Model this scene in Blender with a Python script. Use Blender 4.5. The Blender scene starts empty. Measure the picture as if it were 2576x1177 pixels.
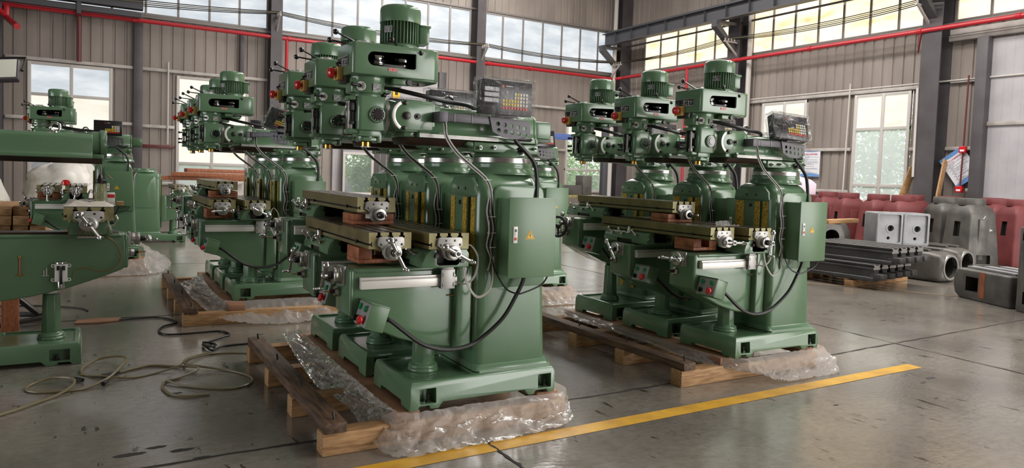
import bpy, bmesh, math, random
from mathutils import Vector, Matrix, noise
random.seed(7)
S = bpy.context.scene
C = S.collection
PI = math.pi
# ------------------------------------------------------------------ camera
cd = bpy.data.cameras.new('camera'); cam = bpy.data.objects.new('camera', cd); C.objects.link(cam)
yaw, pit, rol = 0.53060971, -0.05006477, -0.0348412
cy_, sy_ = math.cos(yaw), math.sin(yaw); cp_, sp_ = math.cos(pit), math.sin(pit)
fw = Vector((sy_*cp_, cy_*cp_, sp_)); rt = Vector((cy_, -sy_, 0)); dn = fw.cross(rt)
cr_, sr_ = math.cos(rol), math.sin(rol)
r2 = cr_*rt + sr_*dn; d2 = -sr_*rt + cr_*dn
m = Matrix((r2, -d2, -fw)).transposed().to_4x4(); m.translation = Vector((0, 0, 1.42))
cam.matrix_world = m
cd.sensor_width = 36; cd.lens = 1809.2/2576*36; cd.shift_y = -(588.5-532.7)/2576
cd.clip_start = .05; cd.clip_end = 300
S.camera = cam
# ------------------------------------------------------------------ world, lights, exposure
W = bpy.data.worlds.new('world'); S.world = W; W.use_nodes = True
nt = W.node_tree; bg = nt.nodes['Background']
sky = nt.nodes.new('ShaderNodeTexSky'); sky.sky_type = 'HOSEK_WILKIE'; sky.turbidity = 6; sky.ground_albedo = .4
sky.sun_direction = Vector((.5, .3, .8)).normalized()
hs = nt.nodes.new('ShaderNodeMixRGB'); hs.inputs[0].default_value = .6; hs.inputs[2].default_value = (1.0, 1.0, 1.0, 1)
nt.links.new(sky.outputs[0], hs.inputs[1]); nt.links.new(hs.outputs[0], bg.inputs[0]); bg.inputs[1].default_value = 3.6
def area(name, loc, target, sx, sy, power, col):
    l = bpy.data.lights.new(name, 'AREA'); l.shape = 'RECTANGLE'; l.size = sx; l.size_y = sy; l.energy = power; l.color = col
    o = bpy.data.objects.new(name, l); C.objects.link(o); o.location = loc
    o.rotation_euler = (Vector(target)-Vector(loc)).to_track_quat('-Z', 'Y').to_euler(); return o
# added light from an assumed, unseen doorway behind and right of the camera
area('assumed_doorway_light', (11.5, -6.2, 3.0), (5.5, 6, 1.6), 11, 5.6, 1050, (1, .955, .9))
# added fill light from the unseen left, lifts the machine fronts
area('left_fill', (-13.7, 5.5, 2.6), (0, 5.5, 1.6), 11, 4.6, 430, (.95, .98, 1))
# added overhead fill strips, hung just below the closed ceiling
for sx_, pw in ((3.0, 200), (8.5, 1700), (12.5, 2000)):
    area('overhead_fill', (sx_, 9.0, 9.9), (sx_, 9.0, 0), 1.4, 26, pw, (1, .975, .94))
S.view_settings.view_transform = 'Standard'; S.view_settings.look = 'None'; S.view_settings.gamma = 1
S.view_settings.exposure = 0.0; S.view_settings.use_curve_mapping = False
# ------------------------------------------------------------------ materials
def lin(c):
    return tuple(((x/255)/12.92 if x/255 <= .04045 else ((x/255+.055)/1.055)**2.4) for x in c)
MAT = {}
def mat(name, col, rough=.5, metal=0., var=.0, vscale=4., col2=None, bump=0., bscale=30., coat=0., rvar=0., spec=.5, stretch=None, emis=None, estr=0., detail=4.):
    mm = bpy.data.materials.new(name); mm.use_nodes = True; t = mm.node_tree; b = t.nodes['Principled BSDF']
    c = lin(col); b.inputs['Base Color'].default_value = (*c, 1); b.inputs['Roughness'].default_value = rough; b.inputs['Metallic'].default_value = metal
    b.inputs['Specular IOR Level'].default_value = spec
    if coat: b.inputs['Coat Weight'].default_value = coat; b.inputs['Coat Roughness'].default_value = .08
    tc = t.nodes.new('ShaderNodeTexCoord'); src = tc.outputs['Object']
    if stretch:
        mp = t.nodes.new('ShaderNodeMapping'); mp.inputs['Scale'].default_value = stretch; t.links.new(src, mp.inputs[0]); src = mp.outputs[0]
    if col2 is not None or rvar:
        n = t.nodes.new('ShaderNodeTexNoise'); n.inputs['Scale'].default_value = vscale; n.inputs['Detail'].default_value = detail; t.links.new(src, n.inputs['Vector'])
        rp = t.nodes.new('ShaderNodeValToRGB'); rp.color_ramp.elements[0].position = .35; rp.color_ramp.elements[1].position = .65
        rp.color_ramp.elements[0].color = (*c, 1); rp.color_ramp.elements[1].color = (*(lin(col2) if col2 else c), 1)
        t.links.new(n.outputs[0], rp.inputs[0]); t.links.new(rp.outputs[0], b.inputs['Base Color'])
        if rvar:
            mr = t.nodes.new('ShaderNodeMapRange'); mr.inputs[1].default_value = .3; mr.inputs[2].default_value = .7; mr.inputs[3].default_value = rough-rvar; mr.inputs[4].default_value = rough+rvar
            t.links.new(n.outputs[0], mr.inputs[0]); t.links.new(mr.outputs[0], b.inputs['Roughness'])
    if bump:
        n2 = t.nodes.new('ShaderNodeTexNoise'); n2.inputs['Scale'].default_value = bscale; n2.inputs['Detail'].default_value = 3; t.links.new(src, n2.inputs['Vector'])
        bp = t.nodes.new('ShaderNodeBump'); bp.inputs['Strength'].default_value = bump; bp.inputs['Distance'].default_value = .01
        t.links.new(n2.outputs[0], bp.inputs['Height']); t.links.new(bp.outputs[0], b.inputs['Normal'])
    if emis: b.inputs['Emission Color'].default_value = (*lin(emis), 1); b.inputs['Emission Strength'].default_value = estr
    MAT[name] = mm; return mm
G = mat('green_enamel', (91, 121, 91), .2, 0, col2=(86, 115, 87), vscale=2.5, bump=.09, bscale=9, coat=.25)
mat('green_sheet', (91, 120, 88), .3, 0, col2=(87, 115, 85), vscale=3, bump=.03, bscale=6)
mat('green_dull', (88, 124, 90), .38, 0, col2=(76, 110, 78), vscale=4, bump=.05, bscale=12)
mat('chrome', (205, 205, 205), .13, 1.)
mat('steel', (190, 188, 184), .3, 1., col2=(165, 163, 158), vscale=20)
mat('bright_plate', (182, 180, 176), .42, .35, col2=(166, 164, 160), vscale=9)
mat('dark_steel', (60, 58, 56), .35, .7)
mat('black', (18, 18, 19), .35)
mat('black_gloss', (14, 14, 15), .12, coat=.5)
mat('rubber', (16, 16, 16), .45)
mat('brass', (180, 140, 70), .25, 1.)
mat('copper', (152, 100, 74), .35, .8); mat('brass_tube', (124, 104, 62), .35, .7)
mat('table_side', (104, 94, 62), .42, .35, col2=(122, 112, 70), vscale=9, rvar=.1, bump=.05, bscale=25)
mat('table_top', (88, 82, 70), .3, .6, col2=(118, 110, 92), vscale=6, rvar=.08)
mat('table_end', (150, 142, 100), .45, .3, col2=(120, 112, 74), vscale=14)
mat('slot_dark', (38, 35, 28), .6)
mat('way_brown', (58, 40, 30), .35, .3, col2=(40, 30, 24), vscale=6)
mat('scraped_yellow', (206, 170, 60), .4, .0, col2=(132, 104, 36), vscale=70, detail=2, bump=.15, bscale=60)
mat('white_alu', (226, 222, 216), .35, .2)
mat('grey_panel', (142, 142, 140), .45)
mat('bracket_grey', (82, 78, 84), .45, .2)
mat('screen_black', (28, 26, 30), .25)
mat('key_white', (215, 212, 205), .4); mat('key_yellow', (215, 185, 50), .4); mat('key_red', (205, 70, 45), .4)
mat('red_plastic', (190, 18, 24), .25, coat=.3); mat('green_button', (20, 120, 70), .25)
mat('yellow_box', (196, 158, 84), .45)
mat('plate_black', (24, 25, 27), .4); mat('plate_white', (222, 220, 214), .4); mat('label_red', (185, 36, 34), .4)
mat('warn_yellow', (238, 186, 30), .4)
mat('wire_grey', (176, 172, 164), .4); mat('hose_olive', (112, 102, 74), .35)
mat('pine', (184, 146, 102), .65, 0, col2=(140, 102, 66), vscale=6, stretch=(1.5, 14, 14), bump=.1, bscale=40)
mat('pine_long', (182, 144, 98), .65, 0, col2=(120, 84, 52), vscale=5, stretch=(14, 1.2, 14), bump=.1, bscale=40)
mat('old_wood', (104, 78, 56), .7, 0, col2=(52, 40, 32), vscale=4, stretch=(9, 1.2, 9), bump=.15, bscale=30)
mat('block_wood', (172, 106, 70), .5, 0, col2=(134, 76, 46), vscale=5, stretch=(12, 4, 4), bump=.1, bscale=30)
mat('kraft', (158, 116, 88), .6, 0, col2=(138, 98, 72), vscale=8, bump=.2, bscale=14)
mat('castings_grey', (98, 95, 90), .5, .3, col2=(72, 69, 66), vscale=3, rvar=.1, bump=.12, bscale=30)
mat('casting_light', (146, 146, 148), .5, .2, col2=(124, 124, 126), vscale=4, bump=.05)
mat('casting_dark', (76, 74, 74), .5, .35, col2=(58, 56, 55), vscale=4, bump=.12, bscale=30)
mat('machined', (176, 174, 172), .35, .7)
mat('rust', (146, 84, 48), .7, 0, col2=(112, 66, 42), vscale=8)
mat('chalk', (225, 225, 222), .8)
mat('red_primer', (116, 50, 50), .6, 0, col2=(100, 41, 42), vscale=3, bump=.06)
mat('siding', (150, 139, 131), .55, .1, col2=(131, 121, 114), vscale=1.2, stretch=(1, 1, .35))
mat('column_paint', (82, 78, 80), .5, .1, col2=(72, 66, 68), vscale=2)
mat('beam_paint', (74, 74, 78), .5, .1)
mat('girt_white', (186, 180, 174), .5, .1, col2=(164, 156, 150), vscale=3)
mat('frame_white', (192, 186, 180), .45)
mat('frame_grey', (132, 126, 122), .45, .2)
mat('pipe_red', (178, 34, 44), .35)
mat('pipe_red_dark', (96, 38, 36), .45)
mat('pvc_white', (196, 190, 184), .4)
mat('door_panel', (176, 172, 174), .5, 0, col2=(164, 160, 163), vscale=2)
mat('ceiling_panel', (150, 146, 140), .6)
mat('yellow_paint', (206, 158, 44), .4, 0, col2=(176, 132, 46), vscale=5, rvar=.08)
mat('faded_line', (122, 102, 74), .5, 0, col2=(104, 90, 70), vscale=6)
mat('crack', (34, 30, 27), .7)
mat('poster_white', (222, 222, 228), .4); mat('poster_blue', (104, 146, 200), .4); mat('poster_text', (70, 70, 78), .6); mat('poster_red', (190, 44, 60), .5)
mat('white_sack', (220, 216, 208), .35, 0, col2=(200, 195, 186), vscale=5, bump=.5, bscale=9)
mat('lamp_face', (206, 206, 192), .3)
mat('paper_rag', (186, 178, 166), .7, bump=.4, bscale=18)
mat('pale_foam', (226, 206, 220), .6)
mat('leaf', (110, 160, 64), .5, 0, col2=(168, 200, 110), vscale=3)
mat('leaf_dark', (88, 130, 62), .5, 0, col2=(136, 168, 92), vscale=3)
mat('bark', (84, 70, 58), .8)
mat('car_white', (220, 222, 226), .2, coat=.5); mat('car_glass', (40, 46, 52), .1)
mat('asphalt', (150, 146, 138), .8)
mat('brick_out', (176, 120, 92), .8)
mat('blue_steel', (74, 96, 150), .4)
def film(name, tint, amt, rough, bstr, bscale, milky=.0, cap=.9):
    mm = bpy.data.materials.new(name); mm.use_nodes = True; t = mm.node_tree
    for n in list(t.nodes):
        if n.type != 'OUTPUT_MATERIAL': t.nodes.remove(n)
    out = t.nodes['Material Output']
    tr = t.nodes.new('ShaderNodeBsdfTransparent'); tr.inputs[0].default_value = (.93, .93, .93, 1)
    gl = t.nodes.new('ShaderNodeBsdfGlossy'); gl.inputs['Roughness'].default_value = rough; gl.inputs[0].default_value = (1, 1, 1, 1)
    df = t.nodes.new('ShaderNodeBsdfDiffuse'); df.inputs[0].default_value = (*lin(tint), 1)
    tl = t.nodes.new('ShaderNodeBsdfTranslucent'); tl.inputs[0].default_value = (*lin(tint), 1)
    tc = t.nodes.new('ShaderNodeTexCoord'); n = t.nodes.new('ShaderNodeTexNoise'); n.inputs['Scale'].default_value = bscale; n.inputs['Detail'].default_value = 5; n.inputs['Distortion'].default_value = 1.2
    t.links.new(tc.outputs['Object'], n.inputs['Vector'])
    bp = t.nodes.new('ShaderNodeBump'); bp.inputs['Strength'].default_value = bstr; bp.inputs['Distance'].default_value = .03
    t.links.new(n.outputs[0], bp.inputs['Height'])
    for s in (gl, df, tl): t.links.new(bp.outputs[0], s.inputs['Normal'])
    add = t.nodes.new('ShaderNodeMixShader'); add.inputs[0].default_value = .5; t.links.new(df.outputs[0], add.inputs[1]); t.links.new(tl.outputs[0], add.inputs[2])
    m1 = t.nodes.new('ShaderNodeMixShader'); m1.inputs[0].default_value = milky; t.links.new(tr.outputs[0], m1.inputs[1]); t.links.new(add.outputs[0], m1.inputs[2])
    fr = t.nodes.new('ShaderNodeLayerWeight'); fr.inputs[0].default_value = amt; t.links.new(bp.outputs[0], fr.inputs['Normal'])
    mn = t.nodes.new('ShaderNodeMath'); mn.operation = 'MINIMUM'; mn.inputs[1].default_value = cap; t.links.new(fr.outputs['Fresnel'], mn.inputs[0])
    m2 = t.nodes.new('ShaderNodeMixShader'); t.links.new(mn.outputs[0], m2.inputs[0]); t.links.new(m1.outputs[0], m2.inputs[1]); t.links.new(gl.outputs[0], m2.inputs[2])
    t.links.new(m2.outputs[0], out.inputs[0]); MAT[name] = mm
film('wrap_film', (225, 225, 225), .16, .08, 1.0, 17, .03, .6)
film('sheet_film', (228, 222, 217), .15, .13, .6, 9, .44, .6)
film('bottle_clear', (200, 206, 150), .3, .05, .05, 3, .3)
film('glass_pane', (220, 228, 228), .12, .03, .02, 2, .12)
film('dusty_glass', (236, 242, 240), .12, .1, .1, 6, .42)
def lit_pane(name, c1, c2, c3, strength):
    # frosted sheeting with the daylight behind it: a lit window, wrinkled and stained
    mm = bpy.data.materials.new(name); mm.use_nodes = True; t = mm.node_tree; b = t.nodes['Principled BSDF']
    tc = t.nodes.new('ShaderNodeTexCoord'); mp = t.nodes.new('ShaderNodeMapping'); mp.inputs['Scale'].default_value = (1, 1, 3.0); t.links.new(tc.outputs['Object'], mp.inputs[0])
    n = t.nodes.new('ShaderNodeTexNoise'); n.inputs['Scale'].default_value = .9; n.inputs['Detail'].default_value = 6; t.links.new(mp.outputs[0], n.inputs['Vector'])
    r = t.nodes.new('ShaderNodeValToRGB'); e = r.color_ramp.elements
    e[0].position = .3; e[0].color = (*lin(c3), 1); e[1].position = .72; e[1].color = (*lin(c2), 1); k = e.new(.45); k.color = (*lin(c1), 1)
    t.links.new(n.outputs[0], r.inputs[0]); b.inputs['Base Color'].default_value = (.12, .12, .12, 1); b.inputs['Roughness'].default_value = .5
    t.links.new(r.outputs[0], b.inputs['Emission Color']); b.inputs['Emission Strength'].default_value = strength
    MAT[name] = mm
lit_pane('pane_cool', (204, 213, 220), (240, 244, 247), (190, 200, 209), .95)
lit_pane('pane_warm', (246, 224, 180), (250, 232, 196), (216, 172, 120), 1.75)
lit_pane('pane_cream', (246, 240, 224), (252, 248, 236), (236, 226, 204), 1.0)
def floor_mat():
    mm = bpy.data.materials.new('polished_concrete'); mm.use_nodes = True; t = mm.node_tree; b = t.nodes['Principled BSDF']
    tc = t.nodes.new('ShaderNodeTexCoord')
    def ns(scale, detail, st=None, rough=.5):
        src = tc.outputs['Object']
        if st:
            mp = t.nodes.new('ShaderNodeMapping'); mp.inputs['Scale'].default_value = st; t.links.new(src, mp.inputs[0]); src = mp.outputs[0]
        n = t.nodes.new('ShaderNodeTexNoise'); n.inputs['Scale'].default_value = scale; n.inputs['Detail'].default_value = detail; n.inputs['Roughness'].default_value = rough
        t.links.new(src, n.inputs['Vector']); return n.outputs[0]
    def ramp(s, p0, p1, c0, c1):
        r = t.nodes.new('ShaderNodeValToRGB'); r.color_ramp.elements[0].position = p0; r.color_ramp.elements[1].position = p1
        r.color_ramp.elements[0].color = (*c0, 1); r.color_ramp.elements[1].color = (*c1, 1); t.links.new(s, r.inputs[0]); return r.outputs[0]
    base = ramp(ns(.8, 6), .3, .7, lin((100, 94, 87)), lin((140, 133, 123)))
    fine = ramp(ns(14, 6, (1, 1.6, 1), .7), .35, .75, (.72, .72, .72), (1.08, 1.08, 1.08))
    flakes = ramp(ns(3.6, 5, (3.4, 1.0, 1), .62), .635, .655, (1, 1, 1), (.25, .23, .22))
    scr = ramp(ns(11, 6, (5.0, .8, 1), .7), .62, .68, (1, 1, 1), (.5, .48, .46))
    def mul(a, c):
        x = t.nodes.new('ShaderNodeMixRGB'); x.blend_type = 'MULTIPLY'; x.inputs[0].default_value = 1; t.links.new(a, x.inputs[1]); t.links.new(c, x.inputs[2]); return x.outputs[0]
    col = mul(mul(mul(base, fine), flakes), scr); t.links.new(col, b.inputs['Base Color'])
    rg = t.nodes.new('ShaderNodeMapRange'); rg.inputs[1].default_value = .3; rg.inputs[2].default_value = .7; rg.inputs[3].default_value = .07; rg.inputs[4].default_value = .22
    t.links.new(ns(2.2, 7, None, .65), rg.inputs[0]); t.links.new(rg.outputs[0], b.inputs['Roughness'])
    bp = t.nodes.new('ShaderNodeBump'); bp.inputs['Strength'].default_value = .12; bp.inputs['Distance'].default_value = .01
    t.links.new(ns(20, 5, (1, 2, 1), .6), bp.inputs['Height']); t.links.new(bp.outputs[0], b.inputs['Normal'])
    b.inputs['IOR'].default_value = 2.0
    MAT['floor'] = mm
floor_mat()
# ------------------------------------------------------------------ mesh helpers
def cmr(pts, n=6, closed=False):
    P = [Vector(p) for p in pts]; out = []; L = len(P)
    rng = range(L) if closed else range(L-1)
    for i in rng:
        p0 = P[(i-1) % L] if closed or i > 0 else P[0]*2-P[1]
        p1 = P[i]; p2 = P[(i+1) % L]
        p3 = P[(i+2) % L] if closed or i+2 < L else P[-1]*2-P[-2]
        for k in range(n):
            u = k/n
            out.append(.5*((2*p1)+(p2-p0)*u+(2*p0-5*p1+4*p2-p3)*u*u+(3*p1-p0-3*p2+p3)*u**3))
    if not closed: out.append(P[-1])
    return out
class MB:
    def __init__(s): s.bm = bmesh.new(); s.mi = 0
    def mat(s, i): s.mi = i; return s
    def face(s, vs):
        try: f = s.bm.faces.new(vs); f.material_index = s.mi; return f
        except ValueError: return None
    def box(s, x0, x1, y0, y1, z0, z1, M=None):
        v = [Vector((x, y, z)) for z in (z0, z1) for y in (y0, y1) for x in (x0, x1)]
        if M: v = [M @ p for p in v]
        b = [s.bm.verts.new(p) for p in v]
        for f in ((0, 2, 3, 1), (4, 5, 7, 6), (0, 1, 5, 4), (2, 6, 7, 3), (0, 4, 6, 2), (1, 3, 7, 5)): s.face([b[i] for i in f])
        return s
    def loft(s, secs, cap=True, closed=True):
        R = [[s.bm.verts.new(p) for p in sec] for sec in secs]; n = len(secs[0])
        for a, b in zip(R, R[1:]):
            for i in range(n if closed else n-1): s.face((a[i], a[(i+1) % n], b[(i+1) % n], b[i]))
        if cap and closed: s.face(R[0][::-1]); s.face(R[-1])
        return s
    def prism(s, poly, ax, a, b, M=None):
        def P(u, v, w):
            p = Vector({'x': (w, u, v), 'y': (u, w, v), 'z': (u, v, w)}[ax]); return M @ p if M else p
        return s.loft([[P(u, v, a) for u, v in poly], [P(u, v, b) for u, v in poly]])
    def lathe(s, prof, c=(0, 0, 0), ax='z', n=24):
        c = Vector(c)
        def P(r, h, t):
            u, v = r*math.cos(t), r*math.sin(t)
            return c+Vector({'z': (u, v, h), 'x': (h, u, v), 'y': (v, h, u)}[ax])
        return s.loft([[P(max(r, 1e-4), h, 2*PI*i/n) for i in range(n)] for r, h in prof])
    def ring(s, prof, c=(0, 0, 0), ax='z', n=32):
        c = Vector(c); prof = list(prof)+[prof[0]]
        def P(r, h, t):
            u, v = r*math.cos(t), r*math.sin(t)
            return c+Vector({'z': (u, v, h), 'x': (h, u, v), 'y': (v, h, u)}[ax])
        return s.loft([[P(r, h, 2*PI*i/n) for i in range(n)] for r, h in prof], cap=False)
    def cyl(s, p0, p1, r0, r1=None, n=16):
        p0, p1 = Vector(p0), Vector(p1); r1 = r0 if r1 is None else r1
        d = (p1-p0).normalized(); u = d.orthogonal().normalized(); v = d.cross(u)
        return s.loft([[p+r*(math.cos(2*PI*i/n)*u+math.sin(2*PI*i/n)*v) for i in range(n)] for p, r in ((p0, r0), (p1, r1))])
    def tube(s, pts, r, n=8, closed=False):
        P = [Vector(p) for p in pts]; secs = []; u = None; L = len(P)
        for i, p in enumerate(P):
            d = (P[(i+1) % L]-P[i-1]) if closed else (P[min(i+1, L-1)]-P[max(i-1, 0)])
            if d.length < 1e-9: d = Vector((0, 0, 1))
            d.normalize()
            if u is None: u = d.orthogonal()
            u = (u-d*u.dot(d)).normalized(); v = d.cross(u)
            secs.append([p+r*(math.cos(2*PI*k/n)*u+math.sin(2*PI*k/n)*v) for k in range(n)])
        if closed: secs.append(secs[0]); return s.loft(secs, cap=False)
        return s.loft(secs)
    def ball(s, c, r, n=14, sc=(1, 1, 1)):
        c = Vector(c); k = n//2
        return s.loft([[c+Vector((r*max(math.sin(PI*j/k), 1e-3)*math.cos(2*PI*i/n)*sc[0], r*max(math.sin(PI*j/k), 1e-3)*math.sin(2*PI*i/n)*sc[1], -r*math.cos(PI*j/k)*sc[2])) for i in range(n)] for j in range(k+1)])
    def torus(s, c, R, r, ax='y', n=24, k=10):
        c = Vector(c)
        return s.tube([c+Vector({'x': (0, R*math.cos(a), R*math.sin(a)), 'y': (R*math.cos(a), 0, R*math.sin(a)), 'z': (R*math.cos(a), R*math.sin(a), 0)}[ax]) for a in [2*PI*i/n for i in range(n)]], r, k, True)
    def mesh(s, mats, bevel=0., seg=2, ang=35):
        bm = s.bm
        bmesh.ops.remove_doubles(bm, verts=bm.verts, dist=1e-5)
        bmesh.ops.recalc_face_normals(bm, faces=bm.faces)
        if bevel:
            ed = [e for e in bm.edges if len(e.link_faces) == 2 and e.calc_face_angle(0) > math.radians(ang)]
            bmesh.ops.bevel(bm, geom=ed, offset=bevel, segments=seg, profile=.5, affect='EDGES', clamp_overlap=True)
        me = bpy.data.meshes.new('mesh'); bm.to_mesh(me); bm.free()
        for x in (mats if isinstance(mats, (list, tuple)) else [mats]): me.materials.append(MAT[x])
        me.shade_smooth(); me.set_sharp_from_angle(angle=math.radians(ang))
        return me
def link(name, me, parent=None, loc=(0, 0, 0), rot=(0, 0, 0)):
    o = bpy.data.objects.new(name, me); C.objects.link(o); o.location = loc; o.rotation_euler = rot
    if me: me.name = name
    if parent: o.parent = parent
    return o
def tag(o, label, cat, group=None, kind=None):
    if label: o['label'] = label
    if cat: o['category'] = cat
    if group: o['group'] = group
    if kind: o['kind'] = kind
    return o
def empty(name, loc, rz=0):
    o = bpy.data.objects.new(name, None); C.objects.link(o); o.location = loc; o.rotation_euler = (0, 0, rz); o.empty_display_size = .1; return o
def struct(name, mb, mats, parent=None, bevel=0., label=None):
    o = link(name, mb.mesh(mats, bevel), parent)
    if not parent: o['kind'] = 'structure'
    if label: o['label'] = label
    return o
def cut(me, cutter):
    # carve the cutter's volume out of a mesh
    a = bpy.data.objects.new('work', me); b = bpy.data.objects.new('cutter', cutter); C.objects.link(a); C.objects.link(b)
    md = a.modifiers.new('b', 'BOOLEAN'); md.object = b; md.operation = 'DIFFERENCE'; md.solver = 'EXACT'; md.use_self = True
    try: md.material_mode = 'TRANSFER'
    except Exception: pass
    dg = bpy.context.evaluated_depsgraph_get(); dg.update()
    out = bpy.data.meshes.new_from_object(a.evaluated_get(dg))
    bpy.data.objects.remove(a); bpy.data.objects.remove(b)
    out.shade_smooth(); out.set_sharp_from_angle(angle=math.radians(35))
    return out
def rrect(x0, x1, y0, y1, r, z, k=5):
    pts = []
    for cx, cy, a0 in ((x1-r, y1-r, 0), (x0+r, y1-r, 90), (x0+r, y0+r, 180), (x1-r, y0+r, 270)):
        for i in range(k+1):
            a = math.radians(a0+90*i/k); pts.append(Vector((cx+r*math.cos(a), cy+r*math.sin(a), z)))
    return pts
def text_mesh(body, size, mats, depth=.0008):
    cu = bpy.data.curves.new('txt', 'FONT'); cu.body = body; cu.size = size; cu.extrude = depth; cu.align_x = 'CENTER'; cu.align_y = 'CENTER'
    o = bpy.data.objects.new('txt', cu); C.objects.link(o)
    dg = bpy.context.evaluated_depsgraph_get(); dg.update()
    me = bpy.data.meshes.new_from_object(o.evaluated_get(dg)); bpy.data.objects.remove(o)
    me.materials.clear(); me.materials.append(MAT[mats]); return me
# ------------------------------------------------------------------ the hall
VC, UC, XL, YF, ZC = 23.7, 18.97, -14.0, -7.0, 10.0
struct('floor', MB().box(XL-.2, UC+.2, YF-.2, VC+.2, -.2, 0), ['floor'])
struct('ceiling', MB().box(XL-.2, UC+.2, YF-.2, VC+.2, ZC, ZC+.1), ['ceiling_panel'])
def siding(name, axis, at, inward, s0, s1, z0, z1, holes):
    mb = MB(); SS = sorted({s0, s1, *[h[0] for h in holes], *[h[1] for h in holes]}); ZZ = sorted({z0, z1, *[h[2] for h in holes], *[h[3] for h in holes]})
    SS = [s for s in SS if s0 <= s <= s1]; ZZ = [z for z in ZZ if z0 <= z <= z1]
    prof = [(0, 0), (.205, 0), (.222, -.032), (.27, -.032), (.287, 0)]; per = .3
    for a, b in zip(SS, SS[1:]):
        pts = []
        k = math.floor(a/per)-1
        while k*per < b+per:
            pts += [(k*per+u, d) for u, d in prof]; k += 1
        def dep(s):
            for (u0, d0), (u1, d1) in zip(pts, pts[1:]):
                if u0 <= s <= u1: return d0+(d1-d0)*(s-u0)/(u1-u0+1e-9)
            return 0
        seg = [(a, dep(a))]+[p for p in pts if a+1e-4 < p[0] < b-1e-4]+[(b, dep(b))]
        for c, d in zip(ZZ, ZZ[1:]):
            ms, mz = (a+b)/2, (c+d)/2
            if any(h[0] < ms < h[1] and h[2] < mz < h[3] for h in holes): continue
            rows = []
            for z in (c, d):
                rows.append([mb.bm.verts.new((s, at+inward*dd, z) if axis == 'x' else (at+inward*dd, s, z)) for s, dd in seg])
            for i in range(len(seg)-1): mb.face((rows[0][i], rows[0][i+1], rows[1][i+1], rows[1][i]))
    return struct(name, mb, ['siding'])
CZ0, CZ1 = 5.70, 7.38
bays_back = [(-9.2, -2.4), (5.12-7.2, 4.78), (5.12, 11.88), (12.32, 18.5)]  # leftmost bay is out of view, added for its light and reflections
bays_right = [(17.6, 22.3), (11.0, 16.88), (4.35, 10.35), (-2.3, 3.7)]
WT = .08
win_back = [(-1.5, .52, .85, 4.08), (2.18, 4.22, .55, 4.04), (16.25, 18.08, .85, 4.06)]
win_right = [(14.62, 16.32, 1.0, 4.06), (11.36, 13.02, 1.0, 4.07)]
DB = (6.9, 10.62, 0, 4.88); DR = (3.2, 9.4, 0, 5.15)
siding('wall_back', 'x', VC, -1, XL, UC, 0, ZC, [*win_back, DB, *[(a, b, CZ0, CZ1) for a, b in bays_back]])
siding('wall_right', 'y', UC, -1, YF, VC, 0, ZC, [*win_right, DR, *[(a, b, CZ0, CZ1) for a, b in bays_right]])
siding('wall_left', 'y', XL, 1, YF, VC, 0, ZC, [(0, 11, .2, 5)])  # opening added to go with the left fill light
siding('wall_front', 'x', YF, 1, XL, UC, 0, ZC, [(6.0, 17.0, 0, 5.8)])  # assumed doorway, cut to go with the added light behind the camera
# --- windows
def pt(axis, at, s, d, z): return (s, at-d, z) if axis == 'x' else (at-d, s, z)
def bbox(mb, axis, at, s0, s1, d0, d1, z0, z1):
    if axis == 'x': mb.box(s0, s1, at-d1, at-d0, z0, z1)
    else: mb.box(at-d1, at-d0, s0, s1, z0, z1)
wn = 0
def window(axis, at, s0, s1, z0, z1, cols, rows, panes, fr='frame_white', t=.085, label=None):
    # cols / rows: positions of mullions and transoms; panes: material per cell, row by row from the bottom
    global wn; wn += 1
    cs = [s0, *cols, s1]; rs = [z0, *rows, z1]; f = MB()
    for s in cs: bbox(f, axis, at, s-t/2 if s0 < s < s1 else (s if s == s0 else s-t), s+t/2 if s0 < s < s1 else (s+t if s == s0 else s), -.02, .07, z0, z1)
    for z in rs: bbox(f, axis, at, s0, s1, -.015, .065, z-t/2 if z0 < z < z1 else (z if z == z0 else z-t), z+t/2 if z0 < z < z1 else (z+t if z == z0 else z))
    fo = struct('window_%d' % wn, f, [fr], bevel=.004, label=label)
    for j in range(len(rs)-1):
        for i in range(len(cs)-1):
            p = MB(); bbox(p, axis, at, cs[i]+t*.4, cs[i+1]-t*.4, .02, .028, rs[j]+t*.4, rs[j+1]-t*.4)
            link('pane', p.mesh([panes[j] if isinstance(panes, list) else panes]), fo)
    return fo
def clerestory(axis, at, bay, pane):
    a, b = bay; n = round((b-a)/.866); cols = [a+(b-a)*i/n for i in range(1, n)]
    window(axis, at, a, b, CZ0, CZ1, cols, [], pane, 'frame_grey', .06)
for b in bays_back: clerestory('x', VC, b, 'pane_cool')
for b in bays_right: clerestory('y', UC, b, 'pane_warm')
window('x', VC, -1.5, .52, .85, 4.08, [-.48], [1.6, 3.2], ['glass_pane', 'pane_cream', 'pane_cool'])
window('x', VC, 2.18, 4.22, .55, 4.04, [3.18], [1.45], ['dusty_glass', 'pane_cream'])
window('x', VC, 16.25, 18.08, .85, 4.06, [17.3], [1.75, 3.1], ['glass_pane', 'glass_pane', 'pane_cream'])
window('y', UC, 14.62, 16.32, 1.0, 4.06, [15.45], [1.45, 3.08], ['dusty_glass', 'dusty_glass', 'pane_cream'])
window('y', UC, 11.36, 13.02, 1.0, 4.07, [12.15], [1.5, 3.08], ['dusty_glass', 'dusty_glass', 'pane_cream'])
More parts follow.
